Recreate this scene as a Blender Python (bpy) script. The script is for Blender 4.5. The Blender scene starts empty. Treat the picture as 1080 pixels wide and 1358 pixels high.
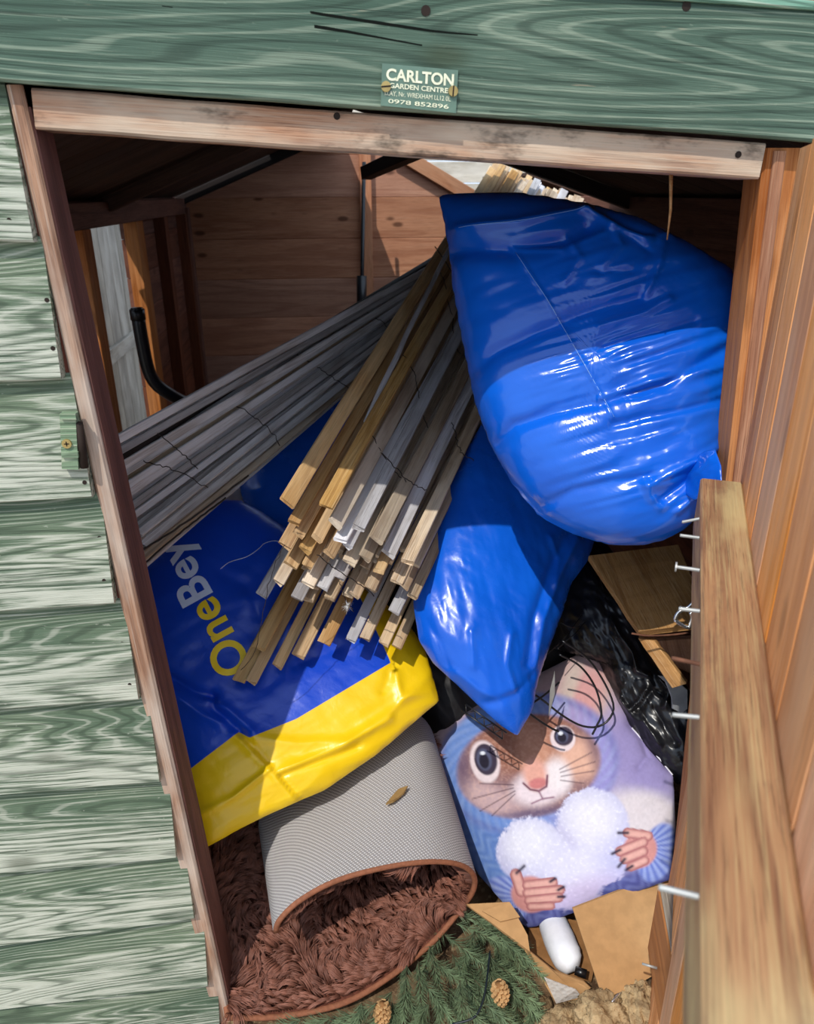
import bpy, bmesh, math, random
import numpy as np
from mathutils import Vector, Matrix
random.seed(7); RNG = np.random.default_rng(7)
S = bpy.context.scene; COL = S.collection

# ------------------------------------------------------------------ camera, sky, sun, exposure
F = 1000.0                                   # focal length in pixels of the 1080 x 1358 frame
YAW, PITCH, ROLL = math.radians(6), math.radians(23), math.radians(-0.3)
CAM = np.array([0.0, -1.12, 1.63])
FW = np.array([math.sin(YAW)*math.cos(PITCH), math.cos(YAW)*math.cos(PITCH), -math.sin(PITCH)])
_r = np.array([math.cos(YAW), -math.sin(YAW), 0.0]); _u = np.cross(_r, FW)
RT = _r*math.cos(ROLL)+_u*math.sin(ROLL); UP = _u*math.cos(ROLL)-_r*math.sin(ROLL)
cd = bpy.data.cameras.new('camera'); cam = bpy.data.objects.new('camera', cd); COL.objects.link(cam)
cd.sensor_fit = 'HORIZONTAL'; cd.sensor_width = 36.0; cd.lens = 36.0*F/1080.0
cam.matrix_world = Matrix(((RT[0], UP[0], -FW[0], CAM[0]), (RT[1], UP[1], -FW[1], CAM[1]), (RT[2], UP[2], -FW[2], CAM[2]), (0, 0, 0, 1)))
cd.clip_start = 0.02
cd.dof.use_dof = True; cd.dof.focus_distance = 1.35; cd.dof.aperture_fstop = 8.5
S.camera = cam
w = bpy.data.worlds.new('sky'); S.world = w; w.use_nodes = True
bg = w.node_tree.nodes['Background']; bg.inputs[0].default_value = (0.66, 0.80, 1.0, 1); bg.inputs[1].default_value = 1.3
sd = bpy.data.lights.new('sun', 'SUN'); sd.energy = 3.15; sd.angle = math.radians(0.55); sd.color = (1.0, 0.955, 0.88)
sun = bpy.data.objects.new('sun', sd); COL.objects.link(sun)
SAZ, SEL = math.radians(32), math.radians(54)
SDIR = Vector((math.sin(SAZ)*math.cos(SEL), math.cos(SAZ)*math.cos(SEL), -math.sin(SEL)))
sun.rotation_euler = SDIR.to_track_quat('-Z', 'Y').to_euler(); sun.location = (-1, -3, 5)
S.view_settings.view_transform = 'Standard'; S.view_settings.look = 'None'
S.view_settings.gamma = 1; S.view_settings.exposure = 0.0; S.view_settings.use_curve_mapping = False

# ------------------------------------------------------------------ helpers
def ray(px, py): return RT*(px-540)/F+UP*(679-py)/F+FW
def at(px, py, y=None, z=None, x=None):
    r = ray(px, py)
    t = (y-CAM[1])/r[1] if y is not None else ((z-CAM[2])/r[2] if z is not None else (x-CAM[0])/r[0])
    return CAM+r*t
def onplane(px, py, p0, n):
    r = ray(px, py); return CAM+r*(np.dot(p0-CAM, n)/np.dot(r, n))
def lin(r, g, b):
    f = lambda c: (c/255/12.92 if c/255 <= .04045 else ((c/255+.055)/1.055)**2.4)
    return (f(r), f(g), f(b), 1.0)
def _hash(ix, iy, seed):
    h = (ix.astype(np.int64)*374761393+iy.astype(np.int64)*668265263+seed*1274126177) & 0xffffffff
    h = ((h ^ (h >> 13))*1274126177) & 0xffffffff
    return ((h ^ (h >> 16)) & 0xffff)/65535.0
def vnoise(x, y, seed=0):
    x = np.asarray(x, float); y = np.asarray(y, float)
    ix, iy = np.floor(x), np.floor(y); fx, fy = x-ix, y-iy
    fx = fx*fx*(3-2*fx); fy = fy*fy*(3-2*fy)
    a, b = _hash(ix, iy, seed), _hash(ix+1, iy, seed); c, d = _hash(ix, iy+1, seed), _hash(ix+1, iy+1, seed)
    return (a*(1-fx)+b*fx)*(1-fy)+(c*(1-fx)+d*fx)*fy
def fbm(x, y, seed=0, o=3):
    s = 0; a = .5
    for k in range(o): s = s+a*vnoise(x*2**k, y*2**k, seed+k*17); a *= .5
    return s
def segdist(X, Y, pts):
    d = np.full(np.shape(X), 1e9)
    for (ax, ay), (bx, by) in zip(pts[:-1], pts[1:]):
        vx, vy = bx-ax, by-ay; t = np.clip(((X-ax)*vx+(Y-ay)*vy)/(vx*vx+vy*vy+1e-9), 0, 1)
        d = np.minimum(d, np.hypot(X-ax-t*vx, Y-ay-t*vy))
    return d
def sstep(a, b, x):
    t = np.clip((x-a)/(b-a), 0, 1); return t*t*(3-2*t)
def inside(X, Y, poly):
    r = np.zeros(np.shape(X), bool); n = len(poly)
    for i in range(n):
        x1, y1 = poly[i]; x2, y2 = poly[(i+1) % n]
        c = ((y1 > Y) != (y2 > Y)) & (X < (x2-x1)*(Y-y1)/((y2-y1) if y2 != y1 else 1e-9)+x1)
        r ^= c
    return r
def spline(pts, n, closed=False):
    P = np.array(pts, float); N = len(P); out = []
    segs = N if closed else N-1
    for i in range(segs):
        g = (lambda k: P[k % N]) if closed else (lambda k: P[min(max(k, 0), N-1)])
        a, b, c, d = g(i-1), g(i), g(i+1), g(i+2)
        for t in np.arange(n)/n:
            out.append(.5*((2*b)+(c-a)*t+(2*a-5*b+4*c-d)*t*t+(3*b-a-3*c+d)*t**3))
    if not closed: out.append(P[-1])
    return np.array(out)
def resample(P, n, closed=False):
    P = np.array(P, float)
    if closed: P = np.vstack([P, P[:1]])
    L = np.r_[0, np.cumsum(np.linalg.norm(np.diff(P, axis=0), axis=1))]
    s = np.linspace(0, L[-1], n+1)[:-1] if closed else np.linspace(0, L[-1], n)
    return np.array([np.interp(s, L, P[:, k]) for k in range(P.shape[1])]).T

def tag(o, label=None, cat=None, group=None, kind=None):
    if label: o['label'] = label
    if cat: o['category'] = cat
    if group: o['group'] = group
    if kind: o['kind'] = kind
    return o
def empty(name, loc, label=None, cat=None, group=None, kind=None):
    o = bpy.data.objects.new(name, None); COL.objects.link(o); o.location = Vector(loc); o.empty_display_size = .05
    return tag(o, label, cat, group, kind)
def put(name, me, m=None, parent=None, M=None, smooth=False):
    o = bpy.data.objects.new(name, me); COL.objects.link(o)
    if m is not None and not me.materials: me.materials.append(m)
    if smooth: me.polygons.foreach_set('use_smooth', [True]*len(me.polygons))
    M = M or Matrix.Identity(4)
    if parent is not None:
        o.parent = parent
        T = Matrix.Identity(4); q = parent
        while q is not None: T = q.matrix_basis @ T; q = q.parent
        o.matrix_basis = T.inverted() @ M
    else: o.matrix_basis = M
    return o
def mesh(name, V, Fc, m=None, parent=None, smooth=False, M=None):
    me = bpy.data.meshes.new(name)
    me.from_pydata([tuple(map(float, v)) for v in V], [], [tuple(map(int, f)) for f in Fc]); me.update()
    return put(name, me, m, parent, M, smooth)
def frame(o, x, yv):
    x = np.asarray(x, float); x = x/np.linalg.norm(x); z = np.cross(x, yv); z = z/np.linalg.norm(z); y = np.cross(z, x)
    return Matrix(((x[0], y[0], z[0], o[0]), (x[1], y[1], z[1], o[1]), (x[2], y[2], z[2], o[2]), (0, 0, 0, 1)))
def hexa(name, q0, q1, m, parent=None, segs=6, ch=.0022, jit=.0, bend=0.0, seed=0, ragged=0.0):
    """timber between end quads q0 and q1 (4 points each, same order); edges chamfered; local X runs along it, local Y across"""
    q0 = [np.asarray(p, float) for p in q0]; q1 = [np.asarray(p, float) for p in q1]
    c0, c1 = sum(q0)/4, sum(q1)/4
    M = frame((c0+c1)/2, c1-c0, q0[1]-q0[0]); Mi = np.array(M.inverted())
    rg = random.Random(seed)
    V = []; Fc = []
    n = segs+1
    for i in range(n):
        t = i/segs; q = [a*(1-t)+b*t for a, b in zip(q0, q1)]
        ring = []
        for k in range(4):
            a, p, b = q[k-1], q[k], q[(k+1) % 4]
            la, lb = np.linalg.norm(a-p), np.linalg.norm(b-p)
            ring.append(p+(a-p)/la*min(ch, la*.3)); ring.append(p+(b-p)/lb*min(ch, lb*.3))
        off = np.array([rg.uniform(-jit, jit) for _ in range(3)])+np.array([0, 0, bend])*(1-(2*t-1)**2)
        for p in ring:
            e = np.array([rg.uniform(-1, 1) for _ in range(3)])*jit*.35
            if ragged and i in (0, n-1): e = e+(c1-c0)/np.linalg.norm(c1-c0)*rg.uniform(-ragged, ragged)
            V.append((Mi @ np.r_[p+off+e, 1])[:3])
    for i in range(segs):
        for k in range(8):
            a, b = i*8+k, i*8+(k+1) % 8; Fc.append((a, b, b+8, a+8))
    Fc.append(tuple(range(7, -1, -1))); Fc.append(tuple(range((n-1)*8, n*8)))
    o = mesh(name, V, Fc, m, parent, False, M)
    bm = bmesh.new(); bm.from_mesh(o.data); bmesh.ops.recalc_face_normals(bm, faces=bm.faces); bm.to_mesh(o.data); bm.free()
    return o
def beam(name, a, b, wv, w_, tv, t_, m, parent=None, **k):
    """timber whose one long edge runs a to b, wide along wv and thick along tv"""
    a, b = np.asarray(a, float), np.asarray(b, float); wv = np.asarray(wv, float)/np.linalg.norm(wv)*w_; tv = np.asarray(tv, float)/np.linalg.norm(tv)*t_
    return hexa(name, [a, a+wv, a+wv+tv, a+tv], [b, b+wv, b+wv+tv, b+tv], m, parent, **k)
def tube(name, P, r, m, parent=None, n=6, cap=True, smooth=True):
    P = np.array(P, float); V = []; Fc = []; N = len(P)
    R = np.full(N, r) if np.isscalar(r) else np.array(r, float)
    nrm = None
    for i in range(N):
        t = P[min(i+1, N-1)]-P[max(i-1, 0)]; t = t/(np.linalg.norm(t)+1e-12)
        if nrm is None: nrm = np.cross(t, [0.3, 0.2, 1.0] if abs(t[2]) < .9 else [1, .1, 0])
        nrm = nrm-t*np.dot(nrm, t); nrm = nrm/np.linalg.norm(nrm); bn = np.cross(t, nrm)
        for k in range(n):
            a = 2*math.pi*k/n; V.append(P[i]+R[i]*(math.cos(a)*nrm+math.sin(a)*bn))
    for i in range(N-1):
        for k in range(n): Fc.append((i*n+k, i*n+(k+1) % n, (i+1)*n+(k+1) % n, (i+1)*n+k))
    if cap: Fc.append(tuple(range(n-1, -1, -1))); Fc.append(tuple(range((N-1)*n, N*n)))
    if name is None: return V, Fc
    return mesh(name, V, Fc, m, parent, smooth)
def text_mesh(txt, offset=0.0, size=1.0, sub=2, spacing=1.0):
    cu = bpy.data.curves.new('lettering', 'FONT'); cu.body = txt; cu.size = size; cu.offset = offset; cu.space_character = spacing; cu.resolution_u = 6
    ob = bpy.data.objects.new('lettering', cu); COL.objects.link(ob)
    bpy.context.view_layer.update()
    me = bpy.data.meshes.new_from_object(ob.evaluated_get(bpy.context.evaluated_depsgraph_get()))
    bpy.data.objects.remove(ob); bpy.data.curves.remove(cu)
    bm = bmesh.new(); bm.from_mesh(me); bmesh.ops.triangulate(bm, faces=bm.faces)
    for _ in range(sub): bmesh.ops.subdivide_edges(bm, edges=bm.edges, cuts=1, use_grid_fill=True); bmesh.ops.triangulate(bm, faces=bm.faces)
    V = np.array([v.co[:] for v in bm.verts]); bm.verts.index_update(); Fc = [[v.index for v in f.verts] for f in bm.faces]; bm.free(); bpy.data.meshes.remove(me)
    return V, Fc

# ------------------------------------------------------------------ materials
class NT:
    def __init__(s, name):
        s.m = bpy.data.materials.new(name); s.m.use_nodes = True; s.t = s.m.node_tree; s.n = s.t.nodes
        s.b = s.n['Principled BSDF']; s.out = s.n['Material Output']
    def new(s, typ, **k):
        o = s.n.new(typ)
        for a, v in k.items(): setattr(o, a, v)
        return o
    def link(s, a, b): s.t.links.new(a, b)
    def sock(s, node_in, v):
        if isinstance(v, bpy.types.NodeSocket): s.link(v, node_in)
        else: node_in.default_value = v
    def math(s, op, a, b=0.0, c=None):
        o = s.new('ShaderNodeMath', operation=op); s.sock(o.inputs[0], a); s.sock(o.inputs[1], b)
        if c is not None: s.sock(o.inputs[2], c)
        return o.outputs[0]
    def mix(s, f, a, b):
        o = s.new('ShaderNodeMix', data_type='RGBA'); s.sock(o.inputs[0], f); s.sock(o.inputs[6], a); s.sock(o.inputs[7], b); return o.outputs[2]
    def noise(s, vec, scale, detail=3.0, rough=.55, dist=0.0):
        o = s.new('ShaderNodeTexNoise'); s.link(vec, o.inputs['Vector']); o.inputs['Scale'].default_value = scale
        o.inputs['Detail'].default_value = detail; o.inputs['Roughness'].default_value = rough; o.inputs['Distortion'].default_value = dist
        return o.outputs[0]
    def voro(s, vec, scale, feature='F1'):
        o = s.new('ShaderNodeTexVoronoi', feature=feature); s.link(vec, o.inputs['Vector']); o.inputs['Scale'].default_value = scale; return o.outputs[0]
    def ramp(s, v, lo, hi):
        o = s.new('ShaderNodeMapRange', interpolation_type='SMOOTHSTEP'); s.sock(o.inputs[0], v); o.inputs[1].default_value = lo; o.inputs[2].default_value = hi; return o.outputs[0]
    def coords(s, scale=(1, 1, 1), rand=True):
        tc = s.new('ShaderNodeTexCoord'); mp = s.new('ShaderNodeMapping'); s.link(tc.outputs['Object'], mp.inputs['Vector']); mp.inputs['Scale'].default_value = scale
        if rand:
            oi = s.new('ShaderNodeObjectInfo'); vm = s.new('ShaderNodeVectorMath', operation='SCALE'); vm.inputs[0].default_value = (37.3, 19.1, 53.7)
            s.link(oi.outputs['Random'], vm.inputs['Scale']); s.link(vm.outputs[0], mp.inputs['Location'])
        return mp.outputs[0]
    def rnd(s): return s.new('ShaderNodeObjectInfo').outputs['Random']
    def bump(s, h, dist, strength=1.0):
        o = s.new('ShaderNodeBump'); o.inputs['Strength'].default_value = strength; o.inputs['Distance'].default_value = dist
        s.link(h, o.inputs['Height']); 
        if s.b.inputs['Normal'].is_linked: s.link(s.b.inputs['Normal'].links[0].from_socket, o.inputs['Normal'])
        s.link(o.outputs[0], s.b.inputs['Normal']); return o
    def fin(s, color, rough=.6, spec=.4, metal=0.0):
        s.sock(s.b.inputs['Base Color'], color); s.sock(s.b.inputs['Roughness'], rough)
        s.b.inputs['Specular IOR Level'].default_value = spec; s.b.inputs['Metallic'].default_value = metal
        return s.m
def plain(name, c, rough=.5, spec=.4, metal=0.0, var=.12, vs=30.0, bump=.0005):
    k = NT(name); v = k.coords(); n = k.noise(v, vs, 4)
    cl = k.mix(k.ramp(n, .3, .7), tuple(x*(1-var) for x in c[:3])+(1,), tuple(min(1, x*(1+var)) for x in c[:3])+(1,))
    k.bump(n, bump); return k.fin(cl, rough, spec, metal)
def wood(name, base, dark, pale, rings=26.0, ystr=9.0, xstr=.8, fib=.5, knots=.5, rvar=.5, stain=0.0, staincol=None, rough=.75, depth=.0012, weather=0.0, spread=.36):
    """growth lines are the contours of a stretched noise; fibres and knots on top"""
    k = NT(name); v = k.coords((xstr, ystr, ystr)); n = k.noise(v, 1.0, 2.0, .4)
    ln = k.math('SINE', k.math('MULTIPLY', n, rings*3.0)); ln = k.math('MULTIPLY_ADD', ln, .5, .5)
    v2 = k.coords((7, 330, 330)); f = k.noise(v2, 1.0, 3)
    c = k.mix(k.math('MULTIPLY', k.ramp(ln, .35, 1.0), .55), base, dark)
    c = k.mix(k.math('MULTIPLY', k.ramp(f, .45, .75), fib), c, pale)
    f2 = k.noise(k.coords((14, 520, 520)), 1.0, 3, .65); c = k.mix(k.math('MULTIPLY', k.ramp(f2, .50, .34), .55), c, tuple(x*.6 for x in dark[:3])+(1,)); c = k.mix(k.math('MULTIPLY', k.ramp(f, .42, .28), .45), c, dark)
    big = k.noise(k.coords((1.6, 5, 5)), 1.0, 3)
    c = k.mix(k.math('MULTIPLY', k.ramp(big, .35, .75), rvar), c, dark)
    if weather > 0:
        c = k.mix(k.math('MULTIPLY', k.ramp(k.noise(k.coords((2.2, 7, 7)), 1.3, 4), .42, .62), weather), c, pale)
    if knots > 0:
        kd = k.voro(k.coords((4.0, 9, 9)), 1.0); c = k.mix(k.math('MULTIPLY', k.ramp(kd, .16, .07), knots), c, tuple(x*.35 for x in dark[:3])+(1,))
    if stain > 0:
        st = k.noise(k.coords((5, 12, 12)), 1.4, 5, .7); c = k.mix(k.math('MULTIPLY', k.ramp(st, .5, .68), stain), c, staincol)
    r = k.rnd(); c2 = k.new('ShaderNodeHueSaturation'); k.link(c, c2.inputs['Color']); k.sock(c2.inputs['Value'], k.math('MULTIPLY_ADD', r, spread, 1.0-spread*.5)); k.sock(c2.inputs['Saturation'], k.math('MULTIPLY_ADD', k.math('FRACT', k.math('MULTIPLY', r, 7.7)), .3, .85))
    h = k.math('ADD', k.math('MULTIPLY', ln, -.5), k.math('ADD', k.math('MULTIPLY', f, .7), k.math('MULTIPLY', f2, .4))); k.bump(h, depth)
    return k.fin(c2.outputs[0], rough, .25)
def painted(name, half, wear_lo, wear_hi, green=(74, 104, 84), deep=(44, 66, 54), bare=(206, 208, 190), amt=.85, patch=0.0, rings=26.0):
    """green paint worn off the raised grain in long fine streaks; the upper strip, covered by the lap above, has kept more of it"""
    k = NT(name); v = k.coords((.8, 9, 9)); n = k.noise(v, 1.0, 1.5, .45)
    s_ = k.math('SINE', k.math('MULTIPLY', n, rings*7.0)); ln = k.math('MULTIPLY_ADD', s_, .5, .5)
    f = k.noise(k.coords((4.5, 260, 260)), 1.0, 3, .65); f2 = k.noise(k.coords((22, 620, 620)), 1.0, 3, .65)
    big = k.noise(k.coords((3.2, 10, 10)), 1.0, 4); spk = k.noise(k.coords((60, 160, 160)), 1.0, 3, .7)
    tc = k.new('ShaderNodeTexCoord'); sp = k.new('ShaderNodeSeparateXYZ'); k.link(tc.outputs['Object'], sp.inputs[0])
    g = k.ramp(k.math('ADD', sp.outputs['Y'], k.math('MULTIPLY', k.math('SUBTRACT', big, .5), half*.8)), wear_hi*half, wear_lo*half)
    wear = k.math('ADD', k.math('MULTIPLY', f, .62), k.math('MULTIPLY', f2, .42)); wear = k.math('ADD', wear, k.math('MULTIPLY', k.math('SUBTRACT', big, .5), .42))
    wear = k.math('ADD', wear, k.math('MULTIPLY', k.math('SUBTRACT', ln, .5), .10))
    wear = k.math('MULTIPLY', k.ramp(k.math('ADD', wear, k.math('MULTIPLY', g, .17)), .53, .76), amt)
    c = k.mix(k.ramp(big, .3, .7), lin(*deep), lin(*green))
    c = k.mix(wear, c, lin(*bare))
    c = k.mix(k.math('MULTIPLY', k.ramp(ln, .18, .0), .5), c, lin(*[x*.62 for x in deep]))                # late-wood lines
    c = k.mix(k.math('MULTIPLY', k.ramp(ln, .90, 1.0), .35), c, lin(*bare))
    c = k.mix(k.math('MULTIPLY', k.ramp(f, .44, .30), .7), c, lin(*[x*.6 for x in deep]))
    c = k.mix(k.math('MULTIPLY', k.ramp(spk, .66, .74), .5*amt), c, lin(*bare))
    kd = k.voro(k.coords((3.2, 7, 7)), 1.0); c = k.mix(k.math('MULTIPLY', k.ramp(kd, .15, .04), .6), c, lin(62, 70, 50))
    if patch > 0:   # bare timber showing through flaked paint
        pn = k.noise(k.coords((5, 40, 40)), 1.0, 4, .7); c = k.mix(k.math('MULTIPLY', k.ramp(pn, .66, .72), patch), c, lin(186, 164, 136))
    h = k.math('ADD', k.math('MULTIPLY', ln, .35), k.math('ADD', k.math('MULTIPLY', f, 1.0), k.math('MULTIPLY', f2, .5))); k.bump(h, .0014)
    return k.fin(c, .78, .2)
def plastic(name, c1, c2, rough=.24, wr=.004, dirn=(1, 1, 1), crease=.5, spec=.5):
    k = NT(name); v = k.coords((1, 1, 1)); n = k.noise(v, 5, 3); cl = k.mix(k.ramp(n, .3, .7), c1, c2)
    a = k.noise(k.coords(dirn), 9.0, 3, .5, 1.2); b = k.voro(k.coords(dirn), 22.0, 'SMOOTH_F1')
    k.bump(a, wr, .9); k.bump(b, wr*crease, .7); fine = k.noise(v, 160, 2); k.bump(fine, .00025, .5)
    r = k.math('MULTIPLY_ADD', k.noise(v, 14, 3), .18, rough-.09)
    k.fin(cl, r, spec); return k

MW = {}
MW['green'] = painted('weathered_green_paint', .095, -.55, .65, green=(116, 130, 106), deep=(86, 104, 84), bare=(196, 196, 180), amt=.8)
MW['green_header'] = painted('dark_green_paint', .1, -1.6, -.3, green=(92, 112, 96), deep=(72, 94, 80), bare=(158, 170, 148), amt=.45, patch=.35, rings=15.0)
MW['jamb'] = wood('jamb_timber', lin(166, 128, 102), lin(112, 78, 60), lin(190, 176, 162), weather=.7, knots=.3)
MW['maroon'] = wood('dark_maroon_timber', lin(118, 70, 58), lin(74, 42, 36), lin(150, 100, 84), rings=14, knots=.2)  # on the jamb's inner face this dark tone stands for shade
MW['lintel'] = wood('lintel_timber', lin(196, 146, 110), lin(134, 86, 62), lin(216, 198, 174), weather=.75, knots=.3, stain=.8, staincol=lin(46, 44, 36))
MW['orange'] = wood('orange_stained_timber', lin(192, 126, 80), lin(142, 82, 48), lin(214, 160, 118), rings=18, knots=.35, weather=.35)
MW['door'] = wood('door_board_timber', lin(236, 164, 106), lin(192, 122, 72), lin(234, 190, 150), rings=12, knots=.4, weather=.35)
MW['ledge'] = wood('ledge_timber', lin(176, 130, 88), lin(120, 76, 52), lin(206, 184, 128), rings=14, knots=.25, weather=.7, stain=.45, staincol=lin(110, 74, 60))
MW['greywood'] = wood('grey_weathered_timber', lin(150, 142, 128), lin(108, 100, 90), lin(186, 180, 168), rings=14, knots=.2, weather=.5)
MW['inner'] = wood('inner_wall_timber', lin(196, 146, 118), lin(156, 106, 84), lin(216, 174, 148), rings=12, knots=.85, depth=.0006)
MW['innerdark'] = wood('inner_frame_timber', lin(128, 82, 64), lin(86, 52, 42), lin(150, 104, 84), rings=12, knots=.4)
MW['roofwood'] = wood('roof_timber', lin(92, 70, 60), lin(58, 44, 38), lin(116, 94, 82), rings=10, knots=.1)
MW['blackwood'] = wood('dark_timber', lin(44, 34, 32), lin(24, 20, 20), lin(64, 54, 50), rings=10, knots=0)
MW['pale'] = wood('bare_pale_timber', lin(186, 146, 104), lin(140, 100, 66), lin(214, 184, 146), rings=16, knots=.2)
MW['slat'] = wood('slat_timber', lin(196, 172, 142), lin(134, 110, 88), lin(226, 212, 190), rings=12, ystr=26, xstr=1.6, knots=.12, rvar=.75, weather=.5, depth=.0007, spread=.6)
MW['slatgrey'] = wood('grey_slat_timber', lin(200, 197, 198), lin(138, 130, 126), lin(220, 221, 228), rings=12, ystr=26, xstr=1.6, knots=.1, rvar=.7, weather=.5, depth=.0007, spread=.8)
MW['slattan'] = wood('fresh_slat_timber', lin(204, 164, 112), lin(146, 106, 66), lin(226, 200, 156), rings=12, ystr=26, xstr=1.6, knots=.15, rvar=.6, weather=.4, depth=.0007)
STEEL = plain('galvanised_steel', lin(170, 172, 170), .5, .5, .35, .1, 60)
RUST = plain('rusty_steel', lin(112, 74, 56), .7, .3, .2, .3, 60)
BRASS = plain('dull_brass', lin(176, 152, 96), .42, .5, .7, .2, 60)
BLACKM = plain('black_coated_wire', lin(20, 20, 22), .3, .5, 0, .1)
WIRE = plain('dark_binding_wire', lin(48, 40, 36), .6, .3, .3, .2)
BLACKP = plain('black_pipe_plastic', lin(24, 26, 30), .35, .5, 0, .1)
NAILH = plain('dark_nail_head', lin(44, 34, 28), .7, .2, 0, .2)
# ------------------------------------------------------------------ the setting: ground, floor, shed walls, roof
def soil_mat():
    k = NT('brown_soil'); v = k.coords(); n = k.noise(v, 6, 6, .7); f = k.noise(v, 60, 4, .7)
    c = k.mix(k.ramp(n, .3, .7), lin(70, 52, 38), lin(124, 100, 74)); c = k.mix(k.math('MULTIPLY', k.ramp(f, .5, .7), .6), c, lin(160, 136, 104))
    k.bump(f, .004); k.bump(n, .01); return k.fin(c, .95, .1)
SOIL = soil_mat()
def grid_sheet(name, x0, x1, y0, y1, nx, ny, zf, m):
    X, Y = np.meshgrid(np.linspace(x0, x1, nx), np.linspace(y0, y1, ny)); Z = zf(X, Y)
    V = np.stack([X, Y, Z], -1).reshape(-1, 3); Fc = [(j*nx+i, j*nx+i+1, (j+1)*nx+i+1, (j+1)*nx+i) for j in range(ny-1) for i in range(nx-1)]
    return mesh(name, V, Fc, m, smooth=True)
g = grid_sheet('ground', -8, 8, -8, 8, 30, 30, lambda X, Y: -.07+0*X, plain('pale_paving', lin(170, 160, 146), .9, .1, 0, .2, 3)); tag(g, kind='structure')
fl = grid_sheet('floor', -.74, 1.14, -.12, 3.3, 90, 150, lambda X, Y: -.03+.03*fbm(X*9, Y*9, 3, 4), SOIL); tag(fl, kind='structure')

XL, XR, YB = -.75, 1.15, 3.3
EAVE, APX, APZ = 1.61, .1, 1.95
# front wall: lapped boards left of the doorway, header, frame
wf = empty('wall_front', (-.5, 0, 0), kind='structure')
rows = [(190, 191, 18), (320, 321, 44), (507, 503, 82), (668, 661, 122), (812, 802, 152), (942, 929, 184), (1056, 1038, 212), (1160, 1139, 234), (1256, 1220, 258), (1340, 1309, 276), (1420, 1385, 292)]
nail_px = [(1, 30, 268), (2, 70, 462), (3, 112, 640), (4, 132, 713), (4, 138, 770), (5, 162, 853), (5, 172, 908), (6, 152, 980), (6, 194, 977), (6, 196, 1014), (7, 214, 1078), (7, 220, 1113), (7, 35, 1130), (8, 238, 1171), (8, 240, 1207), (8, 160, 1190), (9, 254, 1241), (9, 258, 1263), (9, 264, 1294), (10, 279, 1346), (2, 62, 398), (1, 12, 292)]
YBOT, YTOP = -.034, -.016
board_frames = {}
for i in range(1, len(rows)):
    yl, yr, xr = rows[i]; pl, pr, pxr = rows[i-1]
    topr_x = (pxr+12) if i > 1 else 5
    bl0, br = at(0, yl, y=YBOT), at(xr, yr, y=YBOT)
    tl0, tr = at(0, pl-8, y=YTOP), at(topr_x, pr-8 if i > 1 else 108, y=YTOP)
    d1 = (br-bl0)/np.linalg.norm(br-bl0); d2 = (tr-tl0)/np.linalg.norm(tr-tl0)
    if i == 1: d2 = d1; tl0 = tr
    bl, tl = bl0+d1*((XL-bl0[0])/d1[0]), tl0+d2*((XL-tl0[0])/d2[0])
    back = np.array([0, .012, 0]); 
    o = hexa('siding_board', [bl, tl, tl+back, bl+np.array([0, .026, 0])], [br, tr, tr+back, br+np.array([0, .026, 0])], MW['green'], wf, segs=8, ch=.003, jit=.0007, seed=i)
    board_frames[i] = (bl0, br, tl0, tr)
for (i, x, y) in nail_px:
    t = .5; p = at(x, y, y=-.030); yy = -.0302
    yl, yr, xr = rows[i]; pl = rows[i-1][0]; tt = (y-pl)/(yl-pl); yy = YTOP+(YBOT-YTOP)*max(0, min(1, tt))-.0012
    p = at(x, y, y=yy); V, Fc = tube(None, [p, p+np.array([0, .004, 0])], .0032, None, n=8); mesh('nail', V, Fc, NAILH, wf)
# framing batten the boards are nailed to
a, b = at(30, 118, y=.0), at(285, 1330, y=.0)
hexa('framing_batten', [a+np.array([-.05, -.012, 0]), a+np.array([.006, -.012, 0]), a+np.array([.006, .03, 0]), a+np.array([-.05, .03, 0])], [b+np.array([-.05, -.012, 0]), b+np.array([.006, -.012, 0]), b+np.array([.006, .03, 0]), b+np.array([-.05, .03, 0])], MW['maroon'], wf, jit=.0005)
# left jamb, right jamb
def jx(x0, y0, s, y): return x0+(y-y0)*s
LJ = lambda y: jx(53, 224, .2245, y); LI = lambda y: jx(76, 224, .216, y); LO = lambda y: jx(31, 224, .222, y)
q = []
for y in (112, 1390):
    c = at(LJ(y), y, y=-.02); o_ = at(LO(y), y, y=-.02); iback = at(LI(y), y, y=.055); iback = np.array([iback[0], .055, c[2]])
    q.append([o_, c, iback, np.array([o_[0], .055, c[2]])])
jl = hexa('trim_1', q[0], q[1], MW['jamb'], segs=10, jit=.0006, ch=.004); tag(jl, kind='structure')
# dark strip over the jamb's inner face, its shade put into the colour
q = []
for y in (118, 1390):
    c = at(LJ(y)+1.5, y, y=-.012); ib = at(LI(y)+1, y, y=.056); c2 = np.array([ib[0], .056, c[2]])
    q.append([c, c+np.array([.004, 0, 0]), c2+np.array([.004, 0, 0]), c2])
hexa('jamb_shade_strip', q[0], q[1], MW['maroon'], jl, segs=8, ch=.001)
q = []
for y in (196, 1240):
    A1 = jx(985, 240, -.1064, y); f = at(jx(1010, 240, -.118, y), y, y=-.012); bk = at(A1, y, y=.075); bk = np.array([bk[0], .075, f[2]]); r_ = at(jx(1050, 190, -.135, y)+14, y, y=-.012)
    q.append([f, r_, np.array([r_[0]+.02, .075, f[2]]), bk])
jr = hexa('trim_2', q[0], q[1], MW['orange'], segs=10, jit=.0006, ch=.004); tag(jr, kind='structure')
# a stop bead with a groove beside it on the front of the right jamb
q = []
for y in (200, 1200):
    f = at(jx(1024, 240, -.125, y), y, y=-.018); e = at(jx(1040, 240, -.132, y), y, y=-.018); q.append([f, e, e+np.array([0, .012, 0]), f+np.array([0, .012, 0])])
hexa('stop_bead', q[0], q[1], MW['orange'], jr, segs=8, ch=.003)
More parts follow.
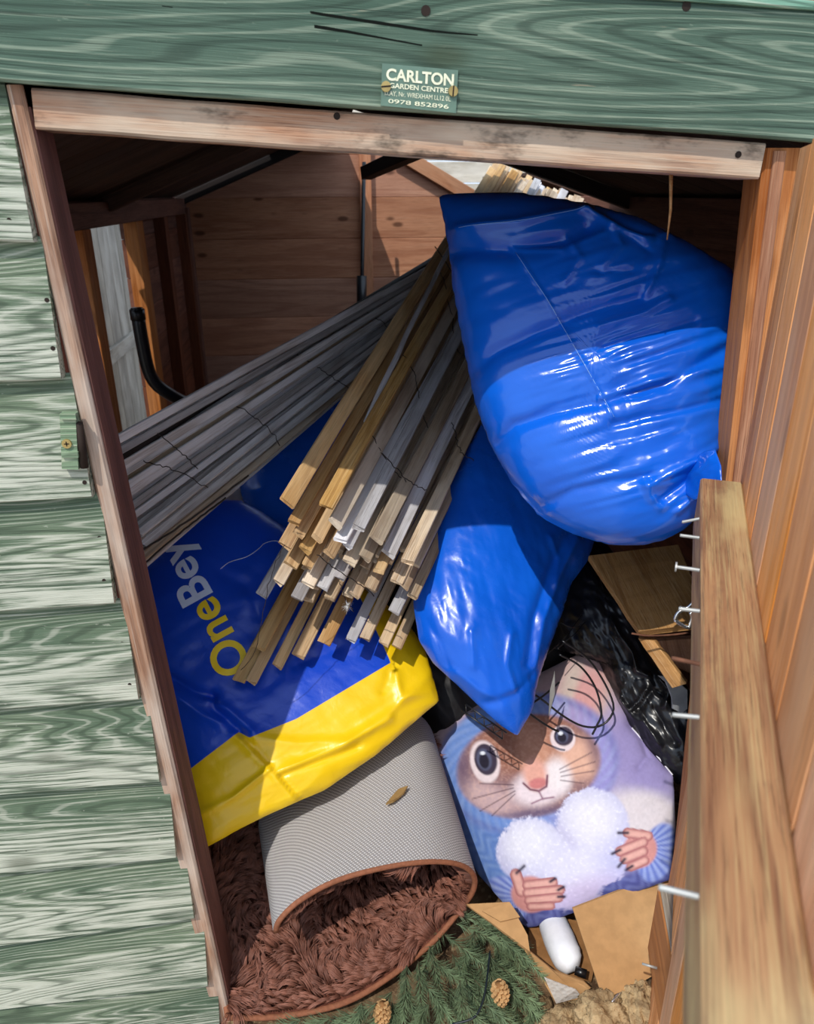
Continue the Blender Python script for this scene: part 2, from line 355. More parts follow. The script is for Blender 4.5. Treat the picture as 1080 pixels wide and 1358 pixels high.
# lintel
yl_ = -.018
c = [at(40, 116, y=yl_), at(46, 171, y=yl_)], [at(1018, 190, y=yl_), at(1008, 238, y=yl_)]
bk = np.array([0, .07, 0])
li = hexa('trim_3', [c[0][1], c[0][0], c[0][0]+bk, c[0][1]+bk], [c[1][1], c[1][0], c[1][0]+bk, c[1][1]+bk], MW['lintel'], segs=12, jit=.0008, ch=.003); tag(li, kind='structure')
for (x, y) in ((447, 154), (980, 205)):
    p = at(x, y, y=yl_-.001); V, Fc = tube(None, [p, p+np.array([0, .004, 0])], .0045, None, n=10); mesh('nail', V, Fc, NAILH, li)
sp = at(889, 238, y=.03), at(885, 318, y=.035)
tube('splinter', [sp[0]+np.array([0, 0, .01]), (sp[0]+sp[1])/2+np.array([.003, 0, 0]), sp[1]], [.003, .0022, .001], MW['pale'], li, n=5)
# green header board above the doorway
yh = -.037
c = [at(-190, 93, y=yh), at(-190, -75, y=yh)], [at(1190, 196, y=yh), at(1190, 22, y=yh)]
bk = np.array([0, .018, 0])
hd = hexa('header_board', [c[0][0], c[0][1], c[0][1]+bk, c[0][0]+bk], [c[1][0], c[1][1], c[1][1]+bk, c[1][0]+bk], MW['green_header'], wf, segs=14, ch=.003, jit=.0008)
for (x, y) in ((565, 14), (911, 8)):
    p = at(x, y, y=yh-.001); V, Fc = tube(None, [p, p+np.array([0, .004, 0])], .006, None, n=10); mesh('nail', V, Fc, NAILH, hd)
for P in ([(330, 0), (420, 18), (500, 30), (580, 42), (640, 47)], [(215, 8), (330, 22), (450, 40), (560, 60)]):   # open drying cracks
    pts = [at(x, y, y=yh-.0002) for x, y in P]; pts = resample(np.array(pts), 14)
    V = []; Fc = []
    for j, p in enumerate(pts):
        ww = .0014*math.sin(math.pi*(j+.5)/14)+.0002+.0004*random.random(); V += [p+np.array([0, -.0002, ww]), p+np.array([0, -.0002, -ww])]
    for j in range(13): Fc.append((2*j, 2*j+1, 2*j+3, 2*j+2))
    mesh('crack', V, Fc, plain('dark_crack', lin(18, 22, 18), .9, .1), hd)
# capping strip and roof edge above the header
c = [at(-190, -76, y=-.043), at(-190, -90, y=-.043)], [at(1190, 20, y=-.043), at(1190, 8, y=-.043)]
bk = np.array([0, .03, 0])
hexa('capping_strip', [c[0][0], c[0][1], c[0][1]+bk, c[0][0]+bk], [c[1][0], c[1][1], c[1][1]+bk, c[1][0]+bk], painted('pale_green_paint', .01, -9, -8, green=(120, 160, 138), deep=(104, 142, 122), amt=.3), wf, segs=6)
# pediment behind the header, closing the front gable
fx = [(XL-.02, 1.80), (XR, 1.72), (XR, EAVE+.12), (APX, APZ+.1), (XL-.02, EAVE+.12)]
V = [(x, -.012, z) for x, z in fx]+[(x, .0, z) for x, z in fx]
mesh('gable_panel', V, [(0, 1, 2, 3, 4), (9, 8, 7, 6, 5)]+[(k, (k+1) % 5, (k+1) % 5+5, k+5) for k in range(5)], MW['inner'], wf)
# front wall right of the doorway (behind the open door)
for i in range(9):
    z0 = .02+i*.187; hexa('siding_board', [np.array(p) for p in ((.74, -.034, z0), (.74, -.016, z0+.195), (.74, -.004, z0+.195), (.74, -.008, z0))], [np.array(p) for p in ((XR+.01, -.034, z0), (XR+.01, -.016, z0+.195), (XR+.01, -.004, z0+.195), (XR+.01, -.008, z0))], MW['green'], wf, segs=4, ch=.003, seed=40+i)
beam('framing_batten', (.70, -.002, .02), (.70, -.002, 1.7), (1, 0, 0), .06, (0, 1, 0), .03, MW['maroon'], wf)
# left wall: boards, rails and studs with a window; the opening before it is unseen, cut to sun a stud
wl = empty('wall_left', (XL, 1.6, 0), kind='structure')
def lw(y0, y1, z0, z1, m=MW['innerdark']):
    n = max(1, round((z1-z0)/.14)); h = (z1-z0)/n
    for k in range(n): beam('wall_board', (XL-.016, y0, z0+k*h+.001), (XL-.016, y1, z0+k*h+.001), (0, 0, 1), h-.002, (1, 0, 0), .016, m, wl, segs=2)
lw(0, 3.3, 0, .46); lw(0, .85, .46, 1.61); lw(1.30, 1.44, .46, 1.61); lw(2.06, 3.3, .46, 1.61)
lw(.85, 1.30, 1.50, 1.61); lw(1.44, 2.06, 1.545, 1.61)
beam('rail', (XL, .0, 1.53), (XL, 3.3, 1.53), (0, 0, 1), .075, (1, 0, 0), .045, MW['innerdark'], wl)
beam('rail', (XL, .0, .40), (XL, 3.3, .40), (0, 0, 1), .06, (1, 0, 0), .045, MW['innerdark'], wl)
for y0, y1, mt in ((1.34, 1.43, 'orange'), (2.05, 2.17, 'orange'), (3.2, 3.28, 'innerdark'), (2.62, 2.70, 'innerdark'), (.75, .84, 'innerdark')):
    beam('stud', (XL, y0, .46), (XL, y0, 1.53), (0, 1, 0), y1-y0, (1, 0, 0), .05, MW[mt], wl)
# right wall
wr_ = empty('wall_right', (XR, 1.6, 0), kind='structure')
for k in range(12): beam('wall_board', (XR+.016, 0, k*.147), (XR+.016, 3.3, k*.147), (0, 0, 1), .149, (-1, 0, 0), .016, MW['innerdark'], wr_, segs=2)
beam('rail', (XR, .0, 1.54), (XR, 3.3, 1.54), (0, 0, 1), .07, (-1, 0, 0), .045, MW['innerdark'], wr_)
# back wall: horizontal boards up into the gable, post, rake battens
wb = empty('wall_back', (.2, YB, 0), kind='structure')
zs = [at(370, y, y=YB)[2] for y in (200, 262, 322, 372, 425, 470)]
pitch = (zs[1]-zs[-1])/4; z = zs[1]+2*pitch; k = 0
roofz = lambda x: APZ-(abs(x-APX)/(APX-XL if x < APX else XR-APX))*(APZ-EAVE)
while z > .02:
    zt, z0 = z, max(0, z-pitch-.002)
    def xs(zz):
        if zz <= EAVE: return XL, XR
        if zz >= APZ-.02: return APX-.01, APX+.01
        t = (zz-EAVE)/(APZ-EAVE); return XL+t*(APX-XL), XR-t*(XR-APX)
    if z0 < APZ-.05:
        zt = min(zt, APZ-.02); a0, a1 = xs(z0); b0, b1 = xs(zt)
        G1, G2 = at(540, 203, y=YB), at(640, 264, y=YB); gx = lambda zz: G1[0]+(zz-G1[2])/(G2[2]-G1[2])*(G2[0]-G1[0])   # boards broken away at the top right of the gable
        a1, b1 = max(a0+.02, min(a1, gx(z0))), max(b0+.02, min(b1, gx(zt)))
        q0 = [np.array((a0, YB, z0)), np.array((b0, YB, zt)), np.array((b0, YB+.016, zt)), np.array((a0, YB+.016, z0))]
        q1 = [np.array((a1, YB, z0)), np.array((max(b0+.01, b1), YB, zt)), np.array((max(b0+.01, b1), YB+.016, zt)), np.array((a1, YB+.016, z0))]
        hexa('wall_board', q0, q1, MW['inner'], wb, segs=4, ch=.005, seed=k)
    z -= pitch; k += 1
pz = at(487, 330, y=YB-.05); beam('stud', (pz[0]-.03, YB-.045, .0), (pz[0]-.03, YB-.045, 1.9), (1, 0, 0), .062, (0, 1, 0), .045, MW['inner'], wb)
ra, rb = at(520, 185, y=YB-.05), at(660, 270, y=YB-.05)
beam('rake_batten', ra, rb, (0, 0, -1), .08, (0, 1, 0), .05, MW['orange'], wb)
beam('rake_batten', (APX, YB-.05, APZ-.05), (XL, YB-.05, EAVE-.05), (0, 0, 1), .05, (0, 1, 0), .05, MW['blackwood'], wb)
beam('corner_post', (XL+.0, YB-.06, 0), (XL, YB-.06, EAVE-.05), (1, 0, 0), .06, (0, 1, 0), .06, MW['innerdark'], wb)
# roof: boards running up each slope; a slit near the back on the left, the back of the right slope is gone
rf = empty('roof', (APX, 1.6, APZ), kind='structure')
def roofboards(x0, z0, x1, z1, ya, yb, n, skip=()):
    h = (yb-ya)/n
    for i in range(n):
        if i in skip: continue
        beam('roof_board', (x0, ya+i*h+.002, z0), (x1, ya+i*h+.002, z1), (0, 1, 0), h-.003, (0, 0, 1), .014, MW['roofwood'], rf, segs=2, jit=.0005, seed=i)
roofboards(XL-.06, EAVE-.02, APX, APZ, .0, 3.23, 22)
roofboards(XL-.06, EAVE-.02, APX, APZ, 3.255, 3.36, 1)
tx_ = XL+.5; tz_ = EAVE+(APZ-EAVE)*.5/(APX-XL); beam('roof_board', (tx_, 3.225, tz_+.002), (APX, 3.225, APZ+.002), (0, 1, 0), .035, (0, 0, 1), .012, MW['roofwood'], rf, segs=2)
roofboards(XR+.06, EAVE-.02, APX+.8, EAVE+(APZ-EAVE)*(XR-APX-.8)/(XR-APX), 2.35, 3.36, 7)  # lower boards added over the hole to cut daylight on the inner walls
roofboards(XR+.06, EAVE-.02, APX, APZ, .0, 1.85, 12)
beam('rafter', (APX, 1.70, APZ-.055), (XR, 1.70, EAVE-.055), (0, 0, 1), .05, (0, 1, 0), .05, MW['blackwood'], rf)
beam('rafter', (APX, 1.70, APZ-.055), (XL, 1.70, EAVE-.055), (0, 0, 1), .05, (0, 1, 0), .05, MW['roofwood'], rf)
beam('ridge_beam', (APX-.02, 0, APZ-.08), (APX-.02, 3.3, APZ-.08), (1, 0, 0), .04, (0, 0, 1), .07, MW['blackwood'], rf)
# felt only on the front part
felt = plain('mineral_roof_felt', lin(176, 150, 140), .95, .1, 0, .3, 90, .002)
for s_ in (0, 1):
    x0 = XL-.1 if s_ == 0 else XR+.1
    beam('roof_felt', (x0, .0, EAVE-.012), (APX, .0, APZ+.022), (0, 1, 0), 1.85, (0, 0, 1), .006, felt, rf, segs=3)
a = at(478, 238, y=2.1); b = at(600, 185, y=1.2)
br_ = beam('broken_beam', a, b, (1, .3, 0), .05, (0, 0, 1), .045, MW['blackwood'], None, ragged=.02, seed=4)
tag(br_, 'broken black roof beam hanging out from above the doorway', 'beam')
# outside: grey fence beyond the left window, pale fence beyond the open gable
fn = empty('garden_fence', (-1.35, 2.4, 0), 'grey weathered board fence seen through the left window gap', 'fence')
for i in range(36):
    y0 = .4+i*.22; beam('fence_board', (-1.35, y0, -.07), (-1.35, y0, 1.85), (0, 1, 0), .212, (-1, 0, 0), .018, MW['greywood'], fn, segs=2, seed=i)
zz = at(165, 458, x=-1.33)[2]
for z_ in (zz, zz-.7): beam('fence_rail', (-1.35, .4, z_-.05), (-1.35, 8.3, z_-.05), (0, 0, 1), .09, (1, 0, 0), .03, MW['greywood'], fn)
f2 = empty('panel_fence', (.9, 4.3, 0), 'pale panel fence outside behind the missing gable boards', 'fence')
pm = wood('pale_fence_timber', lin(206, 198, 182), lin(150, 142, 126), lin(226, 220, 208), rings=12, weather=.5)
for i in range(17): beam('fence_panel', (-.6, 4.3, i*.135-.07), (3.0, 4.3, i*.135-.07), (0, 0, 1), .128, (0, 1, 0), .018, pm, f2, segs=2, seed=i)
for x in (-.55, 1.15, 2.8): beam('fence_post', (x, 4.26, -.07), (x, 4.26, 2.3), (1, 0, 0), .08, (0, 1, 0), .04, pm, f2)

# name plate on the header
pc = [(507, 84), (608, 93), (605, 150), (505, 140)]
sg = empty('sign_plate', at(556, 117, y=yh-.002), 'small green garden centre name plate screwed to the header board', 'sign')
P = [at(x, y, y=yh-.0035) for x, y in pc]; Pb = [at(x, y, y=yh-.0005) for x, y in pc]
def bil(u, v, yy): 
    a = np.array(pc[3])*(1-u)+np.array(pc[2])*u; b = np.array(pc[0])*(1-u)+np.array(pc[1])*u
    return at(*(a*(1-v)+b*v), y=yy)
mesh('plate', P+Pb, [(3, 2, 1, 0), (4, 5, 6, 7)]+[(k, (k+1) % 4, (k+1) % 4+4, k+4) for k in range(4)], plain('green_enamel', lin(98, 124, 108), .5, .4, 0, .15, 40), sg)
LET = plain('cream_lettering', lin(232, 232, 200), .5, .3, 0, .12, 200)
def sign_line(t, u0, u1, v0, v1, off=.0):
    V, Fc = text_mesh(t, off, 1.0, 0); V = V[:, :2]; mn, mx = V.min(0), V.max(0)
    W = [bil(u0+(x-mn[0])/(mx[0]-mn[0])*(u1-u0), v0+(y-mn[1])/(mx[1]-mn[1])*(v1-v0), yh-.0042) for x, y in V]
    mesh('lettering', W, Fc, LET, sg)
sign_line('CARLTON', .06, .95, .61, .90, .03); sign_line('GARDEN CENTRE', .11, .88, .44, .56, .02)
sign_line('LLAY, Nr. WREXHAM LL12 0L', .05, .92, .24, .37, .0); sign_line('0978 852896', .10, .90, .08, .18, .01)
for (x, y) in ((512, 115), (601, 121)):
    p = at(x, y, y=yh-.0035); V, Fc = tube(None, [p+np.array([0, -.003, 0]), p+np.array([0, .001, 0])], .0062, None, n=12); sc = mesh('screw', V, Fc, BRASS, sg)
    dv = np.array([.006, 0, .0005]) if x < 550 else np.array([.0005, 0, .006]); pr = np.array([0, -.0034, 0]); ww = np.array([0, 0, .0009]) if x < 550 else np.array([.0009, 0, 0])
    mesh('slot', [p+pr-dv-ww, p+pr+dv-ww, p+pr+dv+ww, p+pr-dv+ww], [(0, 1, 2, 3)], NAILH, sc)
# painted bracket with a screw on the third board
bk_ = empty('hinge_bracket', at(92, 590, y=-.034), 'small green painted metal hinge bracket on the left boards', 'bracket')
GP = painted('bracket_paint', .02, -9, -8, green=(136, 156, 126), deep=(112, 136, 108), bare=(216, 214, 190), amt=.5)
def slab(name, pts, y0, th, m, parent, ch=.001):
    A = [at(x, y, y=y0) for x, y in pts]; n = len(A); B = [a+np.array([0, th, 0]) for a in A]
    return mesh(name, A+B, [tuple(range(n-1, -1, -1)), tuple(range(n, 2*n))]+[(k, (k+1) % n, (k+1) % n+n, k+n) for k in range(n)], m, parent)
slab('plate', [(79, 549), (100, 549), (104, 623), (82, 622)], -.042, .014, GP, bk_)
slab('fold', [(79, 549), (100, 549), (101, 557), (80, 556)], -.047, .006, GP, bk_); slab('fold', [(81, 600), (103, 600), (104, 607), (82, 607)], -.046, .006, GP, bk_)
tube('pin', [at(104, 560, y=-.036), at(112, 620, y=-.036)], .006, NAILH, bk_, n=10)
p = at(89, 588, y=-.042); V, Fc = tube(None, [p+np.array([0, -.003, 0]), p], .0068, None, n=14); sc = mesh('screw', V, Fc, BRASS, bk_)
for dv, ww in ((np.array([.0035, 0, 0]), np.array([0, 0, .0008])), (np.array([0, 0, .0035]), np.array([.0008, 0, 0]))):
    pr = np.array([0, -.0034, 0]); mesh('cross_slot', [p+pr-dv-ww, p+pr+dv-ww, p+pr+dv+ww, p+pr-dv+ww], [(0, 1, 2, 3)], NAILH, sc)

# ------------------------------------------------------------------ the open door on the right
ZL = 1.22
eA, eB = at(985, 640, z=ZL), at(1080, 1290, z=ZL); dd = (eB-eA)/np.linalg.norm(eB-eA); dd[2] = 0; nl = np.array([dd[1], -dd[0], 0])
if nl[0] > 0: nl = -nl
dr = empty('door_1', (eA[0], eA[1], 0), kind='structure')
o0 = eA+dd*0.0; o0[2] = 0
for i in range(7):
    s0, s1 = -.035+i*.126, -.035+i*.126+.1235
    A = o0+dd*s0; B = o0+dd*s1; zt = 1.685+random.uniform(-.006, .004)
    hexa('door_board', [A+[0, 0, .05], B+[0, 0, .05], B-nl*.014+[0, 0, .05], A-nl*.014+[0, 0, .05]], [A+[0, 0, zt], B+[0, 0, zt], B-nl*.014+[0, 0, zt], A-nl*.014+[0, 0, zt]], MW['door'], dr, segs=6, ch=.003, jit=.0006, seed=i)
def ledge(z, h, t, s0, s1, m):
    A, B = o0+dd*s0+[0, 0, z], o0+dd*s1+[0, 0, z]
    return hexa('ledge', [A, A+nl*t, A+nl*t-[0, 0, h], A-[0, 0, h]], [B, B+nl*t, B+nl*t-[0, 0, h], B-[0, 0, h]], m, dr, segs=8, ch=.003, jit=.0006)
ledge(ZL, .085, .06, 0, .92, MW['ledge'])
ZB = .45
lA = at(873, 1178, z=ZB); lB = at(905, 1358, z=ZB); d2 = (lB-lA)/np.linalg.norm(lB-lA)
beam('ledge', lA, lA+d2*.29, (1, -.1, 0), .042, (0, 0, -1), .16, MW['orange'], dr, segs=6, ch=.003)
beam('ledge_capping', lA+np.array([.003, 0, .004]), lA+d2*.29+np.array([.003, 0, .004]), (1, -.1, 0), .038, (0, 0, -1), .004, MW['greywood'], dr, segs=4, ch=.001)
# nails driven through the ledges
for (x, y, L, tilt, mt) in ((929, 687, .028, .35, STEEL), (926, 714, .03, .0, STEEL), (926, 757, .032, .0, STEEL), (929, 811, .026, .05, STEEL), (927, 882, .03, -.05, RUST), (930, 952, .026, .12, STEEL), (935, 1191, .028, .03, STEEL)):
    s = np.linalg.norm((at(934, y, z=ZL-.02)-o0)[:2]); p = at(934, y, z=ZL-.012)
    q_ = p+nl*L+np.array([0, 0, -tilt*L]); V, Fc = tube(None, [p-nl*.004, p+nl*.001, q_-nl*.0015, q_], [.0022, .0022, .0022, .0020], None, n=8); n_ = mesh('nail', V, Fc, mt, dr, True)
    if y == 757:
        V, Fc = tube(None, [q_-nl*.001, q_+nl*.001], .006, None, n=10); mesh('nail_head', V, Fc, mt, n_)
p = at(872, 1284, z=ZB-.09); V, Fc = tube(None, [p, p+nl*.026], [.0024, .002], None, n=8); mesh('nail', V, Fc, STEEL, dr, True)
# ------------------------------------------------------------------ soft bags: an outline at its own distance, inflated, creased
class Bag:
    def __init__(s, name, outline, pa, pb, pc, T, m, root=None, n=200, mm=64, creases=(), fold=None, smooth=0, back=.7, power=.55, part='bag_skin', attr=None, edge=1.0, col=None, kx=None):
        """pa, pb, pc = three (px, py, y) anchors of the bag's middle plane; T = half thickness; creases = (pixel polyline, height, width px)"""
        A, B, C = [at(p[0], p[1], y=p[2]) for p in (pa, pb, pc)]
        nn = np.cross(B-A, C-A); nn /= np.linalg.norm(nn)
        if np.dot(nn, CAM-A) < 0: nn = -nn
        s.p0, s.n = A, nn
        O = np.array(outline, float)
        if smooth: O = spline(O, smooth, True)
        O = resample(O, n, True); cx, cy = O.mean(0) if kx is None else kx
        s.c = np.array([cx, cy])
        step = max(2.0, (O.max(0)-O.min(0)).max()/110)
        x0, y0 = O.min(0)-2*step; x1, y1 = O.max(0)+2*step
        gx, gy = np.arange(x0, x1, step), np.arange(y0, y1, step); X, Y = np.meshgrid(gx, gy)
        mk = inside(X, Y, O); phi = np.zeros_like(X)
        for _ in range(500):
            p = np.pad(phi, 1); phi = np.where(mk, (p[:-2, 1:-1]+p[2:, 1:-1]+p[1:-1, :-2]+p[1:-1, 2:]+1.0)/4, 0)
        s.phi = phi/phi.max(); s.g = (x0, y0, step, X.shape); s.T, s.power = T, power
        s.creases, s.fold = creases, fold
        r = ray(cx, cy); s.d = -r/np.linalg.norm(r)*.75+nn*.25; s.d /= np.linalg.norm(s.d)
        s.root = root
        ss = np.r_[0, 1-(1-np.linspace(0, 1, mm)[1:])**1.35]
        PX = [s.c]; 
        for j in range(1, mm):
            PX += list(s.c+(O-s.c)*ss[j])
        PX = np.array(PX); s.PX = PX
        H = s.h(PX[:, 0], PX[:, 1]); H[-n:] = 0
        base = np.array([onplane(x, y, s.p0, s.n) for x, y in PX])
        Vf = base+s.d*H[:, None]; hb = s.h0(PX[:, 0], PX[:, 1]); hb[-n:] = 0; Vb = base-s.d*(hb*back)[:, None]
        nv = len(PX); Fc = []
        for side, off in ((0, 0), (1, nv)):
            def fa(*q): Fc.append(tuple(i+off for i in (q if side else q[::-1])))
            for k in range(n): fa(0, 1+k, 1+(k+1) % n)
            for j in range(1, mm-1):
                for k in range(n): a, b = 1+(j-1)*n+k, 1+(j-1)*n+(k+1) % n; fa(a, a+n, b+n, b)
        # weld the rim: back rim uses the front rim
        rim0 = nv-n; remap = np.arange(2*nv); remap[nv+rim0:2*nv] = np.arange(rim0, nv)
        V = np.vstack([Vf, Vb[:rim0]]); Fc = [tuple(int(remap[i]) for i in f) for f in Fc]
        s.o = mesh(part if root else name, V, Fc, m, root, True); s.nf = nv; s.N = len(V)
        if attr is not None:
            at_ = s.o.data.attributes.new('zone', 'FLOAT', 'POINT'); vals = attr(PX[:, 0], PX[:, 1]); at_.data.foreach_set('value', np.r_[vals, vals[:rim0]].astype(np.float32))
        if col is not None:
            ca = s.o.data.attributes.new('print', 'FLOAT_COLOR', 'POINT'); c = col(PX[:, 0], PX[:, 1]); c = np.vstack([c, np.tile([[.8, .8, .85]], (rim0, 1))]); ca.data.foreach_set('color', np.c_[c, np.ones(len(c))].astype(np.float32).ravel())
    def h0(s, x, y):
        x0, y0, st, sh = s.g; u = np.clip((np.asarray(x)-x0)/st, 0, sh[1]-1.01); v = np.clip((np.asarray(y)-y0)/st, 0, sh[0]-1.01)
        i, j = u.astype(int), v.astype(int); fu, fv = u-i, v-j; p = s.phi
        q = (p[j, i]*(1-fu)+p[j, i+1]*fu)*(1-fv)+(p[j+1, i]*(1-fu)+p[j+1, i+1]*fu)*fv
        return s.T*np.clip(q, 0, 1)**s.power
    def h(s, x, y):
        x, y = np.asarray(x, float), np.asarray(y, float); b = s.h0(x, y); q = np.clip(b/s.T, 0, 1); e = sstep(0, .45, q)
        add = np.zeros_like(b)
        for pts, amp, wd in s.creases:
            d = segdist(x, y, pts); add += amp*np.exp(-(d/wd)**1.6)
        if s.fold is not None: add += s.fold(x, y)
        return b+add*e
    def surf(s, px, py, off=.0):
        return onplane(px, py, s.p0, s.n)+s.d*(float(s.h([px], [py])[0])+off)
def dirn(x, y, ang, lx, ly, seed, o=3):
    a = math.radians(ang); u = (x*math.cos(a)+y*math.sin(a))/lx; v = (-x*math.sin(a)+y*math.cos(a))/ly
    u2 = u+.35*vnoise(x/60, y/60, seed+5); v2 = v+.5*vnoise(x/70, y/70, seed+9)
    return fbm(u2, v2, seed, o)-.5
def ridged(x, y, ang, lx, ly, seed):
    return .5-np.abs(dirn(x, y, ang, lx, ly, seed, 3))*3.0

BLUE1 = plastic('glossy_blue_film', lin(8, 86, 198), lin(14, 98, 214), .2, .0022, (1, 1, 1), .5, .55).m
BLUE2 = plastic('blue_film', lin(8, 84, 198), lin(14, 96, 214), .26, .0022, (1, 1, 1), .5, .5).m
def Z(pts, x0, y0, k): return [(x0+a/k, y0+b/k) for a, b in pts]
z7 = lambda pts: Z(pts, 560, 240, 2.571)
# big blue bag at the top right
big = [(583, 262), (612, 259), (660, 258), (720, 264), (780, 274), (850, 293), (910, 324), (968, 358), (985, 400), (982, 520), (968, 585), (957, 622), (957, 640), (938, 652), (934, 672), (912, 696), (880, 714), (840, 722), (800, 718), (760, 706), (715, 682), (680, 640), (650, 585), (631, 530), (617, 460), (604, 390), (597, 330), (592, 300)]
cr = [(z7([(140, 195), (340, 185), (560, 130)]), .014, 7), (z7([(100, 255), (320, 275), (500, 240), (560, 200)]), -.022, 11),
      (z7([(560, 130), (650, 190), (740, 232), (830, 208)]), .016, 6), (z7([(640, 150), (700, 200), (780, 215)]), -.012, 6), (z7([(330, 270), (480, 275), (620, 215), (640, 190)]), .010, 4),
      (z7([(190, 655), (280, 590), (380, 545), (560, 475), (720, 425)]), -.012, 8), (z7([(270, 892), (330, 830), (450, 790), (640, 742), (800, 702), (1020, 575)]), -.012, 7),
      (z7([(600, 745), (760, 690), (1000, 640)]), .010, 5), (z7([(640, 825), (800, 790), (1005, 745)]), -.010, 5), (z7([(600, 520), (730, 480), (820, 430)]), .009, 5), (z7([(610, 585), (740, 545), (900, 500)]), -.007, 5),
      (z7([(400, 1105), (520, 1030), (640, 1000), (760, 985)]), -.007, 6), (z7([(760, 1010), (880, 950), (975, 900)]), .012, 6), (z7([(800, 1060), (900, 990), (990, 935)]), -.014, 6), (z7([(740, 1000), (760, 1050), (800, 1090)]), .008, 4), (z7([(850, 1100), (930, 1040), (985, 1020)]), .010, 5),
      (z7([(335, 275), (440, 440), (560, 650), (640, 800)]), .0035, 2.5), (z7([(500, 235), (540, 300), (490, 380)]), .006, 4), (z7([(640, 190), (670, 260), (610, 330)]), .007, 4), (z7([(700, 230), (760, 280), (700, 340), (600, 350)]), -.006, 5), (z7([(805, 240), (790, 320), (745, 420)]), .006, 3)]
def bigfold(x, y):
    k = sstep(690, 790, x)*sstep(330, 390, y)*sstep(680, 600, y)
    a = ridged(x, y, -17, 150, 12, 11)*.0060*(.25+k)+ridged(x, y, -20, 90, 7, 14)*.0022*(.1+k)+dirn(x, y, -20, 130, 34, 3)*.012
    top = sstep(345, 325, y+.1*(x-600)); return a*(1-.7*top)+dirn(x, y, 30, 40, 22, 21)*.004*sstep(.0, 1, k)
big_b = empty('plastic_bag', at(790, 500, y=.3), 'largest shiny blue plastic bag, leaning at the top right under the lintel', 'bag', 'stuffed blue plastic bags')
B1 = Bag('plastic_bag', big, (620, 270, .47), (960, 360, .27), (800, 700, .13), .13, BLUE1, big_b, 260, 90, cr, bigfold, power=.5)
Bag('plastic_bag', [(918, 610), (935, 598), (949, 596), (957, 618), (958, 640), (940, 652), (922, 664), (900, 650)], (905, 650, .05), (957, 620, -.035), (940, 655, -.03), .012, BLUE1, big_b, 60, 16, [(Z([(400, 480), (500, 400), (560, 330)], 860, 560, 6.787), .005, 4)], lambda x, y: dirn(x, y, -40, 16, 6, 17)*.008, part='folded_corner')
# thin pale lines along two creases of the film
PALE = plain('pale_film_crease', lin(128, 176, 240), .3, .5, 0, .05)
for pts in (z7([(335, 280), (380, 350), (440, 440), (520, 580), (600, 720), (645, 800)]), z7([(150, 196), (340, 186), (480, 155), (555, 132)])):
    q_ = resample(spline(pts, 6), 30); tube('film_crease', [B1.surf(x, y, .0003) for x, y in q_], .0006, PALE, big_b, n=4)
# middle blue bag, hanging down to a point
mid = [(640, 560), (700, 600), (760, 690), (790, 712), (778, 745), (756, 775), (744, 815), (726, 862), (712, 905), (706, 940), (686, 976), (664, 962), (634, 935), (606, 908), (575, 880), (556, 850), (548, 800), (560, 740), (590, 650)]
z8 = lambda pts: Z(pts, 500, 600, 3.573)
cr = [(z8([(880, 400), (800, 560), (720, 800), (700, 1000)]), -.008, 6), (z8([(930, 420), (860, 560), (770, 800), (740, 1000)]), .008, 5), (z8([(720, 1060), (640, 1130), (520, 1180)]), -.010, 6), (z8([(620, 860), (600, 1000), (640, 1120)]), .006, 5), (z8([(380, 1040), (480, 1120), (560, 1150), (700, 1080)]), .007, 6), (z8([(240, 800), (300, 900), (330, 1000)]), -.005, 6), (z8([(440, 850), (450, 1000)]), .005, 5), (z8([(800, 420), (840, 520), (820, 640)]), .006, 4)]
mid_b = empty('plastic_bag', at(665, 790, y=.35), 'blue plastic bag with a pointed tip hanging down over the cushion', 'bag', 'stuffed blue plastic bags')
B2 = Bag('plastic_bag', mid, (650, 590, .70), (780, 715, .54), (680, 975, .20), .10, BLUE2, mid_b, 220, 70, cr, lambda x, y: ridged(x, y, 80, 90, 14, 31)*.003*sstep(640, 760, x)+dirn(x, y, 75, 90, 22, 33)*.010+dirn(x, y, 40, 30, 14, 35)*.004, power=.5)
# blue bag behind the two slat bundles
back_o = [(318, 640), (322, 610), (350, 570), (420, 520), (500, 480), (600, 470), (640, 560), (620, 660), (560, 740), (480, 760), (400, 735), (352, 702), (326, 672)]
back_b = empty('plastic_bag', at(450, 610, y=.7), 'blue plastic bag at the back, glimpsed between the two slat bundles', 'bag', 'stuffed blue plastic bags')
B3 = Bag('plastic_bag', back_o, (318, 640, 1.02), (560, 480, 1.3), (480, 750, .84), .09, BLUE2, back_b, 140, 44, [(Z([(50, 960), (110, 1010), (160, 1000)], 300, 300, 2.842), .008, 4), (Z([(170, 840), (230, 870)], 300, 300, 2.842), .008, 3)], lambda x, y: dirn(x, y, 30, 60, 16, 41)*.010, smooth=3)
# printed blue and yellow bag on the left
pr = [(188, 742), (160, 770), (120, 820), (150, 900), (215, 1000), (250, 1085), (270, 1126), (320, 1098), (352, 1082), (392, 1064), (430, 1048), (500, 1000), (560, 948), (582, 930), (575, 905), (560, 855), (540, 828), (515, 805), (480, 780), (420, 730), (385, 706), (350, 682), (318, 664), (262, 668), (220, 690), (196, 716)]
z6 = lambda pts: Z(pts, 170, 640, 2.512)
def zone(x, y):
    ln_ = z6([(-400, 1300), (100, 1040), (200, 965), (375, 832), (410, 850), (560, 790), (865, 608), (740, 330), (640, 60), (500, -400)])
    d = segdist(x, y, ln_); return np.where(inside(x, y, ln_+[(-600, -600)]), -d, d)
k = NT('printed_woven_plastic'); a_ = k.new('ShaderNodeAttribute', attribute_name='zone'); zf = k.ramp(a_.outputs['Fac'], -.6, .6)
v = k.coords(rand=False); n = k.noise(v, 6, 3)
